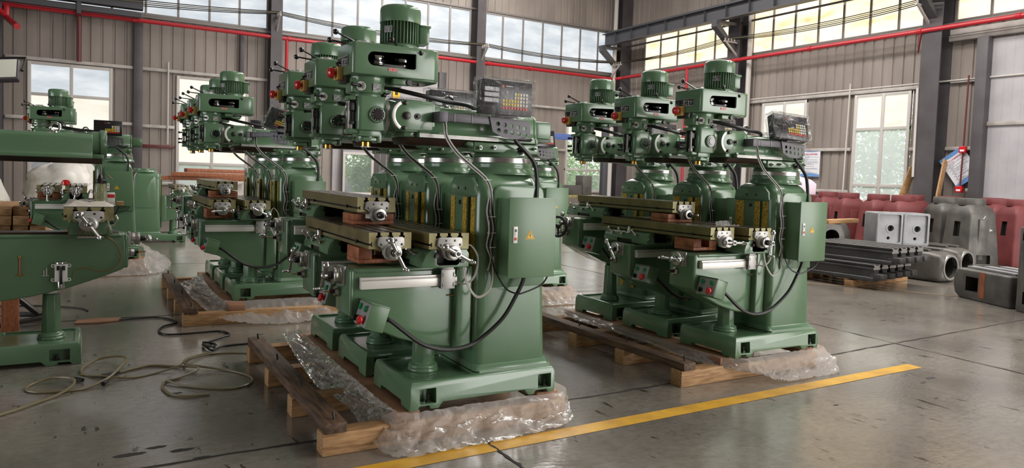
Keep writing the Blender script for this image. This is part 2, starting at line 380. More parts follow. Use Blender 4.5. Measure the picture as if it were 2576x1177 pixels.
# --- doors
d1 = MB()
for x0, x1, z0, z1 in ((6.9, 7.25, 0, 4.88), (8.32, 10.62, 0, 4.88), (7.25, 8.32, 2.02, 4.88), (7.25, 8.32, 0, .6)): d1.box(x0, x1, VC-.08, VC, z0, z1)
for k in range(17):
    x = 7.0+.22*k
    if not 7.2 < x < 8.4: d1.box(x, x+.012, VC-.086, VC-.08, 0, 4.86)
do = struct('door_1', d1, ['door_panel'], bevel=.003, label='white panelled sliding door in the back wall with a glazed hatch')
link('window_frame', (lambda f: (f.box(7.25, 8.32, VC-.1, VC-.02, .6, .68), f.box(7.25, 8.32, VC-.1, VC-.02, 1.94, 2.02), f.box(7.25, 7.33, VC-.1, VC-.02, .68, 1.94), f.box(8.24, 8.32, VC-.1, VC-.02, .68, 1.94), f)[-1])(MB()).mesh(['frame_white'], .005), do)
link('pane', MB().box(7.33, 8.24, VC-.05, VC-.042, .68, 1.94).mesh(['glass_pane']), do)
d2 = MB().box(UC-.07, UC, 3.2, 9.4, 0, 5.15)
for k in range(31): d2.box(UC-.074, UC-.07, 3.3+.2*k, 3.308+.2*k, 0, 5.13)
do2 = struct('door_2', d2, ['door_panel'], label='tall pale panel sliding door in the right wall')
link('rail', MB().box(UC-.13, UC-.07, 3.2, 9.5, 3.04, 3.14).mesh(['girt_white'], .008), do2)
link('header_track', MB().box(UC-.2, UC, 3.0, 10.4, 5.2, 5.34).box(UC-.16, UC-.02, 3.0, 10.4, 5.36, 5.5).mesh(['girt_white'], .008), do2)
# --- steel frame: columns, girts, runway beam
tn = 0
def trim(mb, mats, bevel=0., label=None):
    global tn; tn += 1
    return struct('trim_%d' % tn, mb, mats, bevel=bevel, label=label)
def hcol(axis, at, s, w, d, z1, m='column_paint', z0=0):
    mb = MB(); t = .02
    bbox(mb, axis, at, s-w/2, s+w/2, d-t, d, z0, z1); bbox(mb, axis, at, s-w/2, s+w/2, 0, t, z0, z1); bbox(mb, axis, at, s-.012, s+.012, t, d-t, z0, z1)
    return trim(mb, [m])
for s in (-2.2, 4.95, 12.1): hcol('x', VC-.03, s, .34, .45, ZC)
hcol('x', VC-.03, 18.7, .5, .5, ZC)
for s in (17.25, 10.65, 4.05): hcol('y', UC-.03, s, .5, .5, ZC)
trim(MB().box(1.05, 1.28, VC-.2, VC-.04, 0, 5.6), ['column_paint'], .01)
trim(MB().box(3.94, 4.06, VC-.14, VC-.04, 4.1, 5.5), ['column_paint'], .01)
trim(MB().box(10.64, 10.92, VC-.16, VC-.04, 0, 5.0), ['column_paint'], .01)
trim(MB().box(UC-.3, UC-.04, 9.4, 9.66, 0, 5.2), ['column_paint'], .01)
trim(MB().box(UC-.3, UC-.04, 2.95, 3.18, 0, 5.2), ['column_paint'], .01)
for (a, b, z) in ((-9, -2.4, 4.15), (-2.0, 1.05, 4.15), (1.28, 4.78, 4.15), (5.12, 11.9, 4.2), (12.3, 18.4, 4.13), (.6, 1.04, 2.53), (1.28, 2.14, 2.5), (-2.0, -1.55, 2.55), (1.28, 2.14, 1.92), (12.3, 16.2, 2.5), (.58, 2.1, .84), (10.95, 11.9, 2.2), (-9, -2.4, 2.2)):
    trim(MB().box(a, b, VC-.1, VC-.035, z-.045, z+.045), ['girt_white'] if z != 1.92 else ['pipe_red_dark'], .006)
for (a, b, z) in ((17.55, 22.6, 4.13), (11.0, 16.9, 4.13), (9.66, 10.35, 4.2), (13.06, 14.58, 2.52), (10.95, 11.32, 2.5), (9.66, 10.38, 2.5), (13.06, 14.58, 1.3), (-6, 2.9, 4.13)):
    trim(MB().box(UC-.1, UC-.035, a, b, z-.045, z+.045), ['girt_white'], .006)
for axis, at, a, b in (('x', VC, -9.2, 18.4), ('y', UC, -4, 23)):
    mb = MB(); bbox(mb, axis, at, a, b, .03, .12, CZ0-.09, CZ0-.01); bbox(mb, axis, at, a, b, .03, .09, CZ1+.01, CZ1+.08); trim(mb, ['frame_grey'], .006)
rb = MB()
X0 = 17.75
rb.box(X0-.16, X0+.16, -4, 23.35, 7.15, 7.18).box(X0-.13, X0+.13, -4, 23.35, 6.72, 6.75).box(X0-.01, X0+.01, -4, 23.35, 6.75, 7.15).box(X0-.03, X0+.03, -4, 23.3, 7.18, 7.26)
for k in range(28): rb.box(X0-.12, X0+.12, 22.6-.95*k, 22.612-.95*k, 6.75, 7.15)
trim(rb, ['beam_paint'], label='dark steel crane runway beam along the right wall')
for y in (23.3, 17.25, 10.65, 4.05):
    cb = MB().box(X0-.25, UC-.5, y-.13, y+.13, 6.62, 6.72)
    cb.prism([(X0-.25, 6.62), (X0-.25, 6.5), (UC-.5, 5.75), (UC-.5, 5.9), (X0-.1, 6.62)], 'y', y-.11, y+.11)
    trim(cb, ['beam_paint'])
trim(MB().tube([(18.72, 23.3, 6.78), (18.72, 4, 6.78)], .035), ['beam_paint'])
trim(MB().box(-9, 1.25, VC-.72, VC-.42, 5.72, 6.0).box(-9, 1.2, VC-.66, VC-.48, 5.5, 5.62).box(-.35, -.25, VC-.7, VC-.03, 5.4, 5.72).box(-5.35, -5.25, VC-.7, VC-.03, 5.4, 5.72), ['beam_paint'], label='dark steel rail high on the back wall at the left')
# --- floor joints and painted lines
def strip(p, q, w, z=.0025, jag=0, n=40):
    mb = MB(); p, q = Vector(p), Vector(q); d = (q-p).normalized(); nn = Vector((-d.y, d.x)); L = []; R = []
    for i in range(n+1):
        c = p+(q-p)*i/n; j = nn*(random.uniform(-1, 1)*jag); ww = w*(1+random.uniform(-.5, .7)*(1 if jag else 0))
        L.append(mb.bm.verts.new((*(c+j+nn*ww/2), z))); R.append(mb.bm.verts.new((*(c+j-nn*ww/2), z)))
    for i in range(n): mb.face((L[i], L[i+1], R[i+1], R[i]))
    return mb
trim(strip((-2, 3.15), (5.75, 3.29), .12, .002), ['yellow_paint'], label='worn yellow floor line in front of the machines')
trim(strip((10.2, 5.2), (8.6, 7.6), .09, .002), ['faded_line'])
for p, q in (((-6, 3.62), (3.6, 3.72)), ((3.6, 3.72), (14, 4.25)), ((-9, 7.6), (9, 7.2)), ((-9, 11.2), (15, 11.2)), ((-9, 15), (15, 15)), ((1.83, 3.5), (1.80, 1.0)), ((6.3, 1.5), (6.62, 8.6)), ((1.9, 5.8), (1.9, 22)), ((6.62, 8.6), (6.7, 22)), ((11.2, 1), (11.3, 12))):
    trim(strip(p, q, .014, .003, .008, 70), ['crack'])
# --- pipes on the walls
def tubeobj(name, pts, r, m, label=None, cat=None, group=None, n=8, smooth=0, closed=False):
    P = cmr(pts, smooth, closed) if smooth else pts
    o = link(name, MB().tube(P, r, n, closed).mesh([m])); return tag(o, label, cat, group)
fp = empty('fire_pipe', (0, 0, 0)); tag(fp, 'long red fire pipe running round both walls below the clerestory', 'pipe')
py, px = VC-.4, UC-.55
link('main_pipe', MB().tube([(-9, py, 5.46), (18.2, py, 5.46)], .06, 10).tube([(18.2, py, 5.46), (px, 23.0, 5.5)], .06, 10).tube([(px, 23.0, 5.5), (px, -4, 5.5)], .06, 10).mesh(['pipe_red']), fp)
for x in (-.35, 1.0, 5.3, 8.8, 12.4, 14.2): link('coupling', MB().cyl((x, py, 5.46), (x+.1, py, 5.46), .078).mesh(['pipe_red']), fp)
for y in (21.5, 18.4, 14.2, 10.9, 8.6): link('coupling', MB().cyl((px, y, 5.5), (px, y+.1, 5.5), .078).mesh(['pipe_red']), fp)
link('drop_pipe', MB().tube([(5.28, py, 5.46), (5.28, py, .3)], .05, 10).mesh(['pipe_red']), fp)
link('drop_pipe', MB().tube([(-1.93, py, 5.46), (-1.93, py-.1, 5.1), (-1.6, py-1.4, 4.7)], .075, 10).tube([(-1.93, py-.1, 5.1), (-2.4, py-1.2, 5.6)], .06, 10).mesh(['pipe_red']), fp)
link('drop_pipe', MB().tube([(px, 19.35, 5.5), (px, 19.35, .5)], .05, 10).mesh(['pipe_red']), fp)
for y in (10.95, 17.6): link('bracket', MB().prism([(y-.04, 5.42), (y+.04, 5.42), (y+.02, 4.95)], 'x', px-.02, px+.04).mesh(['pipe_red_dark']), fp)
for x in (5.0, 12.2, 18.3): link('bracket', MB().prism([(x-.04, 5.4), (x+.04, 5.4), (x+.02, 4.9)], 'y', py-.02, py+.04).mesh(['pipe_red_dark']), fp)
tubeobj('drain_pipe', [(-.3, VC-.3, 5.4), (-.3, VC-.3, 4.15)], .06, 'pipe_red_dark', 'short dark brownish red pipe dropping to the top of the far left window', 'pipe')
tubeobj('drain_pipe', [(18.75, 16.82, 9.9), (18.75, 16.82, .2)], .085, 'pvc_white', 'white drain pipe beside the steel column in the middle of the right wall', 'pipe')
tubeobj('drain_pipe', [(18.2, 23.28, 9.9), (18.2, 23.28, .2)], .085, 'pvc_white', 'white drain pipe in the corner of the hall', 'pipe')
tubeobj('conduit', [(18.42, 10.92, 4.05), (18.42, 10.9, 1.75)], .03, 'pvc_white', 'thin white conduit hanging on the front of the big right wall column', 'conduit')
tubeobj('conduit', [(18.86, 17.0, 4.22), (18.86, 3, 4.22)], .022, 'pvc_white', 'thin horizontal conduit across the right wall above the windows', 'conduit')
tubeobj('conduit', [(18.86, 13.15, 4.4), (18.86, 13.2, 1.2)], .022, 'pvc_white', 'thin vertical conduit left of the near right wall window', 'conduit')
tubeobj('conduit', [(3.7-1.75, VC-.13, 4.4), (1.95, VC-.13, 2.0)], .022, 'pvc_white', 'thin vertical conduit left of the second back window', 'conduit')
# --- overhead cables on brackets
brk = [(4.96, 23.1, 6.1), (12.15, 23.1, 6.0), (18.05, 23.0, 6.0), (18.2, 17.1, 6.1), (18.2, 10.75, 6.12)]
for i, (x, y, z) in enumerate(brk):
    b = MB()
    if i < 3: b.box(x-.03, x+.03, y-.35, VC-.45, z-.06, z-.02).prism([(y-.3, z-.06), (y-.22, z-.06), (VC-.45, z-.42), (VC-.45, z-.5)], 'x', x-.025, x+.025)
    else: b.box(x-.35, UC-.5, y-.03, y+.03, z-.06, z-.02).prism([(x-.3, z-.06), (x-.22, z-.06), (UC-.5, z-.42), (UC-.5, z-.5)], 'y', y-.025, y+.025)
    for k in range(4):
        o = -.3+.14*k
        b.lathe([(.02, -.02), (.035, 0), (.02, .02), (.035, .04), (.02, .07)], (x, y+o, z) if i < 3 else (x+o, y, z), 'z', 8)
    w = ['bolted to the second back column', 'bolted to the third back column', 'in the corner of the hall', 'on the middle column of the right wall', 'on the big near column of the right wall'][i]
    tag(link('cable_bracket', b.mesh(['girt_white'])), 'pale insulator bracket '+w, 'bracket')
node = [(-6, 23.1, 6.05), *brk, (18.2, 3.5, 6.0)]
for k in range(4):
    o = -.3+.14*k; pts = []
    N = [Vector((x, y+o, z+.06)) if i < 4 else Vector((x+o, y, z+.06)) for i, (x, y, z) in enumerate(node)]
    for a, b in zip(N, N[1:]):
        sag = .016*(b-a).length**1.4/1.2*(1+.12*k)
        for j in range(10):
            u = j/10; p = a.lerp(b, u); p.z -= sag*4*u*(1-u)*.6; pts.append(p)
    pts.append(N[-1])
    tubeobj('overhead_cable', pts, .013, ['rubber', 'hose_olive', 'rubber', 'rubber'][k], ['first overhead cable, nearest the hall', 'second overhead cable, an olive yellow one', 'third overhead cable between two others', 'overhead cable nearest the walls'][k]+', strung between wall brackets', 'cable', None, 6)
# --- notices, call points, planks
def notice(name, loc, rot, w, h, title, label, ts):
    root = empty(name, loc); root.rotation_euler = rot; tag(root, label, 'poster')
    link('board', MB().box(-w/2, w/2, -.004, .004, -h/2, h/2).mesh(['poster_white']), root)
    b = MB(); n = 14
    for sg in (1, -1):
        e = [(-w/2+w*i/n, (h/2-.05*h-.07*h*abs(math.sin(i/n*2.2+.4)))) for i in range(n+1)]
        b.prism([(x*sg, z*sg) for x, z in ([(-w/2, h/2), *e, (w/2, h/2)])], 'y', -.0065, -.004)
    link('blue_border', b.mesh(['poster_blue']), root)
    tt = link('title_lettering', text_mesh(title, ts, 'poster_red'), root, (0, -.0075, h/2-.2*h), (PI/2, 0, 0))
    t = MB(); rr = random.Random(3)
    for i in range(19):
        z = h*.24-i*h*.034; x = -w*.38+(.04 if i % 3 else 0)
        while x < w*.36:
            l = rr.uniform(.05, .16)*w; t.box(x, min(x+l, w*.4), -.006, -.004, z-.005, z+.004); x += l+.012
            if rr.random() < .13: break
    link('small_print', t.mesh(['poster_text']), root)
    return root
notice('safety_poster', (UC-.09, 14.36, 2.13), (0, 0, -PI/2), .66, .84, '车床安全操作规程', 'white and blue rules poster with a red title hanging straight beside a window', .06)
notice('safety_poster', (UC-.13, 9.97, 2.03), (0, math.radians(-36), -PI/2), .66, .84, '加工中心设备操作规程', 'white and blue rules poster hanging tilted beside the tall pale door', .055)
def callpoint(loc, label):
    r = empty('fire_call_point', loc); tag(r, label, 'alarm')
    link('box', MB().box(-.1, 0, -.08, .08, -.08, .08).mesh(['red_plastic'], .01), r); link('label_plate', MB().box(-.104, -.1, -.05, .05, -.045, .0).mesh(['poster_white']), r)
callpoint((UC-.16, 9.87, 2.46), 'red alarm box at the top edge of the tilted poster')
callpoint((UC-.16, 9.9, 1.47), 'red alarm box below the tilted poster')
tag(link('extinguisher_bracket', MB().box(UC-.18, UC-.09, 9.52, 9.78, 1.42, 1.5).mesh(['bright_plate'], .008)), 'small pale bracket beside the lower red alarm box', 'bracket')
tubeobj('alarm_conduit', [(UC-.2, 9.85, 4.3), (UC-.2, 9.87, 2.54), (UC-.2, 9.89, 1.55)], .02, 'pipe_red_dark', 'dark thin pipe joining the two red alarm boxes', 'pipe')
for (a, b, w, l) in (((18.05, 10.2, .0), (18.75, 10.28, 2.2), .1, 'wooden board leaning on the right of the big wall column'), ((18.1, 11.35, 0), (18.75, 11.1, 2.0), .1, 'wooden board leaning on the left of the big wall column')):
    d = Vector(b)-Vector(a); o = link('leaning_board', MB().box(-w, w, -.02, .02, 0, d.length).mesh(['pine'], .004)); o.location = a
    o.rotation_euler = d.to_track_quat('Z', 'X').to_euler(); tag(o, l, 'board')
# --- floodlight at the left edge
fl = empty('floodlight', (-.93, 10.0, 2.42), math.radians(-20)); tag(fl, 'square pale floodlight hanging at the upper left edge', 'lamp'); fl.rotation_euler = (math.radians(-28), math.radians(-6), math.radians(-12))
link('housing', MB().box(-.22, .22, 0, .09, -.14, .14).mesh(['bracket_grey'], .02), fl)
link('lens', MB().box(-.2, .2, -.008, 0, -.12, .12).mesh(['lamp_face'], .003), fl)
link('mounting_bar', MB().tube([(-.24, .05, 0), (-.24, .15, .25), (-.5, .2, .3)], .015).tube([(.24, .05, 0), (.24, .15, .25), (-.5, .2, .3)], .015).box(-.6, -.55, .15, .25, .2, 7.4).mesh(['dark_steel']), fl)
# ------------------------------------------------------------------ outdoors, seen through the panes
struct('ground', MB().box(-30, 60, VC+.3, 60, -.3, -.05).box(UC+.3, 60, -20, VC+.3, -.3, -.05), ['asphalt'])
def tree(x, y, h, w, m, label, cat='tree', n=900, name='leafy_tree', trunk=True, flat=1.0, ls=.09):
    r = empty(name, (x, y, -.05)); tag(r, label, cat, None)
    if trunk: link('trunk', MB().cyl((0, 0, 0), (0, 0, h*.6), .09, .05).mesh(['bark']), r)
    b = MB(); rr = random.Random(int(x*31+y*7))
    for i in range(int(n*1.8)):
        a, c, q = rr.uniform(0, 2*PI), rr.uniform(-1, 1), rr.random()**.4
        s = math.sqrt(1-c*c); p = Vector((w*q*s*math.cos(a), w*q*s*math.sin(a)*flat, h*.55+h*.45*q*c)); p *= 1; p.z = max(.05, p.z)
        u = Vector((rr.uniform(-1, 1), rr.uniform(-1, 1), rr.uniform(-1, 1))).normalized(); v = u.orthogonal().normalized(); sz = rr.uniform(.6, 1.3)*ls
        vs = [b.bm.verts.new(p+t) for t in (-u*sz, v*sz*.45, u*sz, -v*sz*.45)]; b.face(vs)
    link('foliage', b.mesh([m]), r)
    return r
tree(7.2, 26.0, 3.0, .95, 'leaf', 'leafy green hedge bush outside the glazed hatch of the back door', 'bush', 2600, 'hedge_bush')
tree(9.2, 26.4, 2.8, .95, 'leaf', 'second hedge bush, right of the one outside the back door hatch', 'bush', 1800, 'hedge_bush')
tree(22.3, 14.0, 4.2, 1.4, 'leaf', 'bushy tree seen through the near window of the right wall', 'tree', 2200)
tree(23.8, 19.2, 4.4, 1.5, 'leaf_dark', 'bushy tree seen through the far window of the right wall', 'tree', 1800)
tree(25.4, 16.6, 4.6, 1.5, 'leaf_dark', 'taller darker tree standing behind the bushy one outside the right wall', 'tree', 1800)
tree(17.8, 27.0, 3.6, 1.2, 'leaf', 'tree seen through the back window near the hall corner', 'tree', 2000)
tree(20.6, 28.6, 3.6, 1.4, 'leaf', 'tree at the right of the back window near the hall corner', 'tree', 1600)
tree(.9, 30, 3.6, 1.3, 'leaf', 'tree beyond the parked white car', 'tree', 1800)
tree(3.9, 28.6, 2.6, 1.1, 'leaf', 'bush behind the brick pile outside the second back window', 'bush', 1200, 'hedge_bush')
car = empty('parked_car', (-.2, 26.8, -.05)); tag(car, 'white car parked outside the far left window', 'car')
cb = MB().loft([[Vector((x, sy*(.8 if z < .9 else .62), z)) for x, z in ((-2.1, .35), (-2.1, .8), (-1.5, .95), (-.8, 1.42), (.6, 1.45), (1.3, .98), (2.1, .85), (2.15, .35))] for sy in (-1, 1)])
link('car_body', cb.mesh(['car_white'], .06), car)
cg = MB()
for sy in (-1, 1): cg.prism([(-1.25, 1.0), (-.72, 1.36), (-.15, 1.38), (-.15, 1.0)], 'y', sy*.70, sy*.745).prism([(-.08, 1.0), (-.08, 1.38), (.5, 1.38), (1.0, 1.0)], 'y', sy*.70, sy*.745)
link('car_window', cg.mesh(['car_glass']), car)
for x in (-1.35, 1.35):
    for sy in (-1, 1): link('wheel', MB().cyl((x, sy*.66, .32), (x, sy*.84, .32), .32).mesh(['rubber'], .03), car)
tag(link('brick_pile', MB().box(.6, 1.4, 25.4, 26.0, -.05, 1.25).mesh(['brick_out'], .02)), 'reddish stack of bricks outside the far left window', 'bricks')
tag(link('garden_wall', MB().box(-14, 34, 33, 33.3, -.05, 1.6).mesh(['casting_light'])), 'long pale boundary wall outdoors beyond the back windows', 'wall')
# ------------------------------------------------------------------ turret milling machine
# local frame: origin under the middle of the base front, +x towards the column, -y the side with the cabinet
CACHE = {}
def P(key, name, parent, fn, loc=(0, 0, 0), rot=(0, 0, 0), label=None):
    if key not in CACHE: CACHE[key] = fn()
    o = bpy.data.objects.new(name, CACHE[key]); C.objects.link(o); o.parent = parent; o.location = loc; o.rotation_euler = rot
    if label: o['label'] = label
    return o
def f_base():
    bot = [(0, 0), (.045, 0), (.055, .02), (.11, .02), (.12, 0), (.165, 0), (.19, .032), (.70, .032), (.725, 0), (.765, 0), (.775, .02), (.85, .02), (.86, 0), (.905, 0)]
    prof = bot+[(.905, .118), (.893, .15), (.012, .15), (0.004, .118)]
    secs = []
    for y, ins in ((-.283, 0), (.283, 0)):
        secs.append([Vector((x, y*(1 if z < .119 else .955), z)) for x, z in prof])
    mb = MB().loft(secs)
    me = mb.mesh(['green_enamel'], .007, 2)
    c = MB()
    for sy in (-1, 1):
        for x0, x1 in ((.055, .15), (.79, .88)): c.box(x0, x1, sy*.215 if sy > 0 else -.4, .4 if sy > 0 else -.215, .032, .112)
    c.prism([(-.17, -.01), (.17, -.01), (.15, .03), (-.15, .03)], 'x', -.05, .2)
    c.loft([rrect(.035, .40, -.235, .235, .03, .138), rrect(.03, .405, -.24, .24, .03, .2)])
    me = cut(me, c.mesh(['green_enamel']))
    q = MB(); q.bm.from_mesh(me); bpy.data.meshes.remove(me)
    q.box(.43, .895, -.235, .235, .145, .162)
    return q.mesh(['green_enamel'], .0)
def f_bolt():
    return MB().cyl((0, 0, -.002), (0, 0, .075), .007, n=8).cyl((0, 0, .032), (0, 0, .046), .014, n=6).mesh(['dark_steel'])
def f_column():
    def sec(z, i, dz=0):
        t = (z-.15)/1.1; x1 = .885-.06*t
        return rrect(.412+i, x1-i, -.215+.012*t+i, .215-.012*t-i, max(.05-i*.2, .02), z)
    S_ = [sec(.155, 0), sec(.6, 0), sec(1.12, 0), sec(1.17, .004), sec(1.205, .014), sec(1.235, .032), sec(1.255, .058), sec(1.265, .09)]
    mb = MB().loft(S_)
    mb.lathe([(.20, 1.255), (.195, 1.27), (.182, 1.285), (.178, 1.30), (.18, 1.305), (.18, 1.322)], (.66, 0, 0), 'z', 40)
    # raised covers on the two flanks
    for s in (-1, 1):
        pr = [(.50, .62), (.845, .62), (.822, 1.15), (.815, 1.175), (.79, 1.195), (.54, 1.195), (.51, 1.185), (.498, 1.16)]
        mb.prism(pr, 'y', s*.19, s*.221)
    # brow over the ways, with two plug holes
    mb.prism([(-.168, 1.13), (.168, 1.13), (.16, 1.19), (.11, 1.235), (-.11, 1.235), (-.16, 1.19)], 'x', .402, .43)
    me = mb.mesh(['green_enamel'], .008, 2)
    return me
def f_fillet():
    return MB().loft([rrect(.40, .905, -.235, .235, .03, .158), rrect(.405, .895, -.226, .226, .03, .17), rrect(.41, .887, -.218, .218, .04, .19)]).mesh(['green_enamel'])
def f_way():
    m = MB()
    m.prism([(.412, -.085), (.388, -.098), (.388, .098), (.412, .085)], 'z', .25, 1.125)   # dovetail
    m.mat(1).box(.385, .389, -.098, -.05, .25, 1.122).box(.385, .389, .05, .098, .25, 1.122).box(.4095, .413, -.155, -.105, .45, 1.122).box(.4095, .413, .105, .155, .45, 1.122)
    m.mat(2).box(.386, .3895, .075, .098, .25, 1.121)
    return m.mesh(['green_enamel', 'scraped_yellow', 'table_end', 'black'])
def f_post():
    return MB().lathe([(.088, .138), (.088, .15), (.08, .158), (.085, .165), (.075, .178), (.066, .182), (.062, .19)], (.19, 0, 0), 'z', 28).loft([[Vector((.19+r*math.cos(a), r*math.sin(a), z)) for a in [PI/8+PI*k/4 for k in range(8)]] for r, z in ((.066, .185), (.058, .46))]).mesh(['green_enamel'], .004)
def f_knee():
    pr = [(-.27, .74), (-.27, .50), (-.262, .482), (-.16, .425), (-.01, .355), (.15, .305), (.28, .282), (.35, .272), (.405, .272), (.405, .74)]
    mb = MB().prism(pr, 'y', -.12, .12)
    mb.box(-.255, .40, -.128, .128, .715, .742)
    mb.prism([(.31, .272), (.405, .272), (.405, .74), (.31, .74)], 'y', -.165, .165)
    mb.box(-.285, -.262, -.125, .125, .49, .735)
    me = mb.mesh(['green_enamel'], .012, 3)
    return me
def f_knee_ways():
    return MB().prism([(-.11, .74), (-.09, .755), (.09, .755), (.11, .74)], 'x', -.24, .40).mesh(['way_brown'], .002)
def f_knee_holes():
    return MB().cyl((.165, -.1215, .545), (.165, -.12, .545), .0085).mesh(['black'])
def f_scale():
    m = MB().box(-.236, .39, -.158, -.124, .636, .682).box(-.236, .36, -.15, -.12, .682, .696)
    m.mat(1).box(-.2365, .391, -.1585, -.15, .678, .684)
    return m.mesh(['white_alu', 'bracket_grey'], .002)
def f_reader():
    m = MB().box(.205, .285, -.182, -.176, .622, .728).box(.215, .28, -.178, -.12, .728, .738)
    m.mat(1)
    for x in (.213, .277):
        for z in (.645, .70): m.box(x-.003, x+.003, -.1835, -.182, z-.012, z+.012)
    m.box(.2, .29, -.176, -.158, .625, .634)
    return m.mesh(['bright_plate', 'black'], .001)
def f_dial(axis='x'):
    # graduated dial with mounting flange, along -x from the origin
    m = MB().box(-.012, 0, -.05, .05, -.05, .05)
    m.mat(1).lathe([(.046, -.012), (.046, -.026), (.041, -.028), (.041, -.036)], (0, 0, 0), 'x', 28)
    m.mat(2).lathe([(.047, -.036), (.047, -.056), (.034, -.06)], (0, 0, 0), 'x', 28)
    m.mat(3).lathe([(.022, -.058), (.02, -.085), (.014, -.088), (.014, -.102)], (0, 0, 0), 'x', 18)
    for y in (-.041, .041):
        for z in (-.041, .041): m.cyl((-.0125, y, z), (-.014, y, z), .006, n=8)
    return m.mesh(['bright_plate', 'steel', 'steel', 'black'], .0015)
def f_crank():
    # ball crank in the y-z plane, hub at the origin, axis -x
    m = MB().lathe([(.0165, .012), (.0185, 0), (.0165, -.014)], (0, 0, 0), 'x', 16).ball((0, 0, 0), .0195)
    m.cyl((0, 0, .01), (0, 0, .062), .0095, .0125, 12).cyl((0, 0, -.01), (0, 0, -.085), .0095, .0105, 12)
    m.ball((0, 0, .074), .0205).ball((0, 0, -.092), .0145).cyl((0, 0, -.092), (-.03, 0, -.094), .006, .009).ball((-.034, 0, -.094), .0095)
    m.mat(1).cyl((-.0185, 0, 0), (-.022, 0, 0), .007, n=10)
    return m.mesh(['chrome', 'dark_steel'])
def f_saddle():
    out = [(-.135, 0), (.135, 0), (.135, .075), (.118, .1), (-.085, .1), (-.118, .072), (-.135, .03)]
    me = MB().prism(out, 'y', -.27, .27).mesh(['green_enamel'], .006)
    c = MB().prism([(-.055, .02), (-.04, .012), (.06, .012), (.075, .02), (.08, .12), (-.06, .12)], 'y', -.3, -.17).box(-.3, -.122, -.09, .09, -.01, .028)
    me = cut(me, c.mesh(['slot_dark'])); return me
def f_lever():
    return MB().cyl((-.12, 0, .06), (-.15, 0, .066), .012, n=10).cyl((-.146, 0, .066), (-.165, .02, .1), .006, .008, 8).ball((-.166, .022, .104), .011, 10).mesh(['chrome'])
def f_stopdial():
    return MB().lathe([(.032, 0), (.032, .008), (.02, .012), (.014, .03), (.018, .05)], (-.12, -.04, .078), 'z', 16).mesh(['chrome'])
def f_saddlebolt():
    return MB().cyl((-.02, -.27, .05), (-.02, -.285, .05), .011).mesh(['dark_steel'])
TL = 1.25
def table_profile(w, h):
    p = [(-w/2, 0)]
    for c in (-w*.27, 0, w*.27):
        a, b = .0085, .0155
        p += [(c-a, 0), (c-a, -.016), (c-b, -.016), (c-b, -.027), (c+b, -.027), (c+b, -.016), (c+a, -.016), (c+a, 0)]
    p += [(w/2, 0), (w/2, -h), (w/2-.05, -h), (w/2-.06, -h-.012), (-w/2+.06, -h-.012), (-w/2+.05, -h), (-w/2, -h), (-w/2, -.066), (-w/2+.012, -.066), (-w/2+.012, -.072), (-w/2+.018, -.072), (-w/2+.018, -.05), (-w/2+.012, -.05), (-w/2+.012, -.056), (-w/2, -.056)]
    return p
def f_table(w=.232, h=.085, L=TL):
    m = MB().prism(table_profile(w, h), 'y', 0, L)
    bmesh.ops.recalc_face_normals(m.bm, faces=m.bm.faces)
    for f in m.bm.faces:
        n = f.normal; c = f.calc_center_median()
        if abs(n.y) > .9: f.material_index = 2
        elif n.z > .9 and c.z > -.001: f.material_index = 1
        elif c.z > -.03 and abs(c.x) < w/2-.01: f.material_index = 3
        elif -.075 < c.z < -.048: f.material_index = 3
    m.mat(3).box(-w/2-.012, -w/2+.004, .17, .20, -.068, -.052).box(-w/2-.012, -w/2+.004, L*.72, L*.72+.03, -.068, -.052)
    return m.mesh(['table_side', 'table_top', 'table_end', 'slot_dark'])
def f_endbracket():
    # cast bracket at a table end, facing -y, hung below the T slots
    pr = [(-.068, -.03), (-.06, -.022), (.06, -.022), (.068, -.03), (.072, -.066), (.058, -.074), (.046, -.086), (.043, -.11), (.03, -.133), (0, -.142), (-.03, -.133), (-.043, -.11), (-.046, -.086), (-.058, -.074), (-.072, -.066)]
    m = MB().prism(pr, 'y', -.018, 0)
    m.lathe([(.045, -.018), (.043, -.032)], (0, 0, -.098), 'y', 26)
    m.mat(1)
    for x, z in ((-.056, -.06), (.056, -.06), (-.025, -.038), (.025, -.038)): m.cyl((x, -.0178, z), (x, -.0186, z), .0068, n=12)
    return m.mesh(['bright_plate', 'black'], .003)
def f_enddial():
    m = MB().lathe([(.037, -.032), (.037, -.05), (.04, -.052), (.04, -.066), (.028, -.068)], (0, 0, -.098), 'y', 28)
    m.mat(1).lathe([(.021, -.066), (.02, -.088), (.014, -.09), (.014, -.104)], (0, 0, -.098), 'y', 18)
    return m.mesh(['steel', 'black'], .001)
def f_endstub():
    return MB().cyl((0, -.1, -.098), (0, -.145, -.098), .007).ball((0, -.15, -.098), .0095).mesh(['chrome'])
def f_turret():
    m = MB().lathe([(.172, 1.352), (.172, 1.366), (.16, 1.378), (.15, 1.40)], (.66, 0, 0), 'z', 40)
    m.box(.40, .822, -.142, .142, 1.378, 1.432)
    m.prism([(.36, 1.412), (.44, 1.385), (.44, 1.432), (.36, 1.432)], 'y', -.13, .13)
    me = m.mesh(['green_enamel'], .008)
    return me
def f_clampbolt():
    return MB().cyl((0, -.142, 0), (0, -.165, 0), .011, n=12).ball((0, -.168, 0), .009, 10).mesh(['chrome'])
def f_pinion():
    return MB().cyl((0, -.142, 0), (0, -.158, 0), .022, n=6).mat(1).cyl((0, -.155, 0), (0, -.175, 0), .011, n=6).mesh(['dark_steel', 'black'], .001)
def f_ring():
    return MB().lathe([(.176, 1.320), (.178, 1.322), (.178, 1.350), (.174, 1.353)], (.66, 0, 0), 'z', 48).mesh(['steel'])
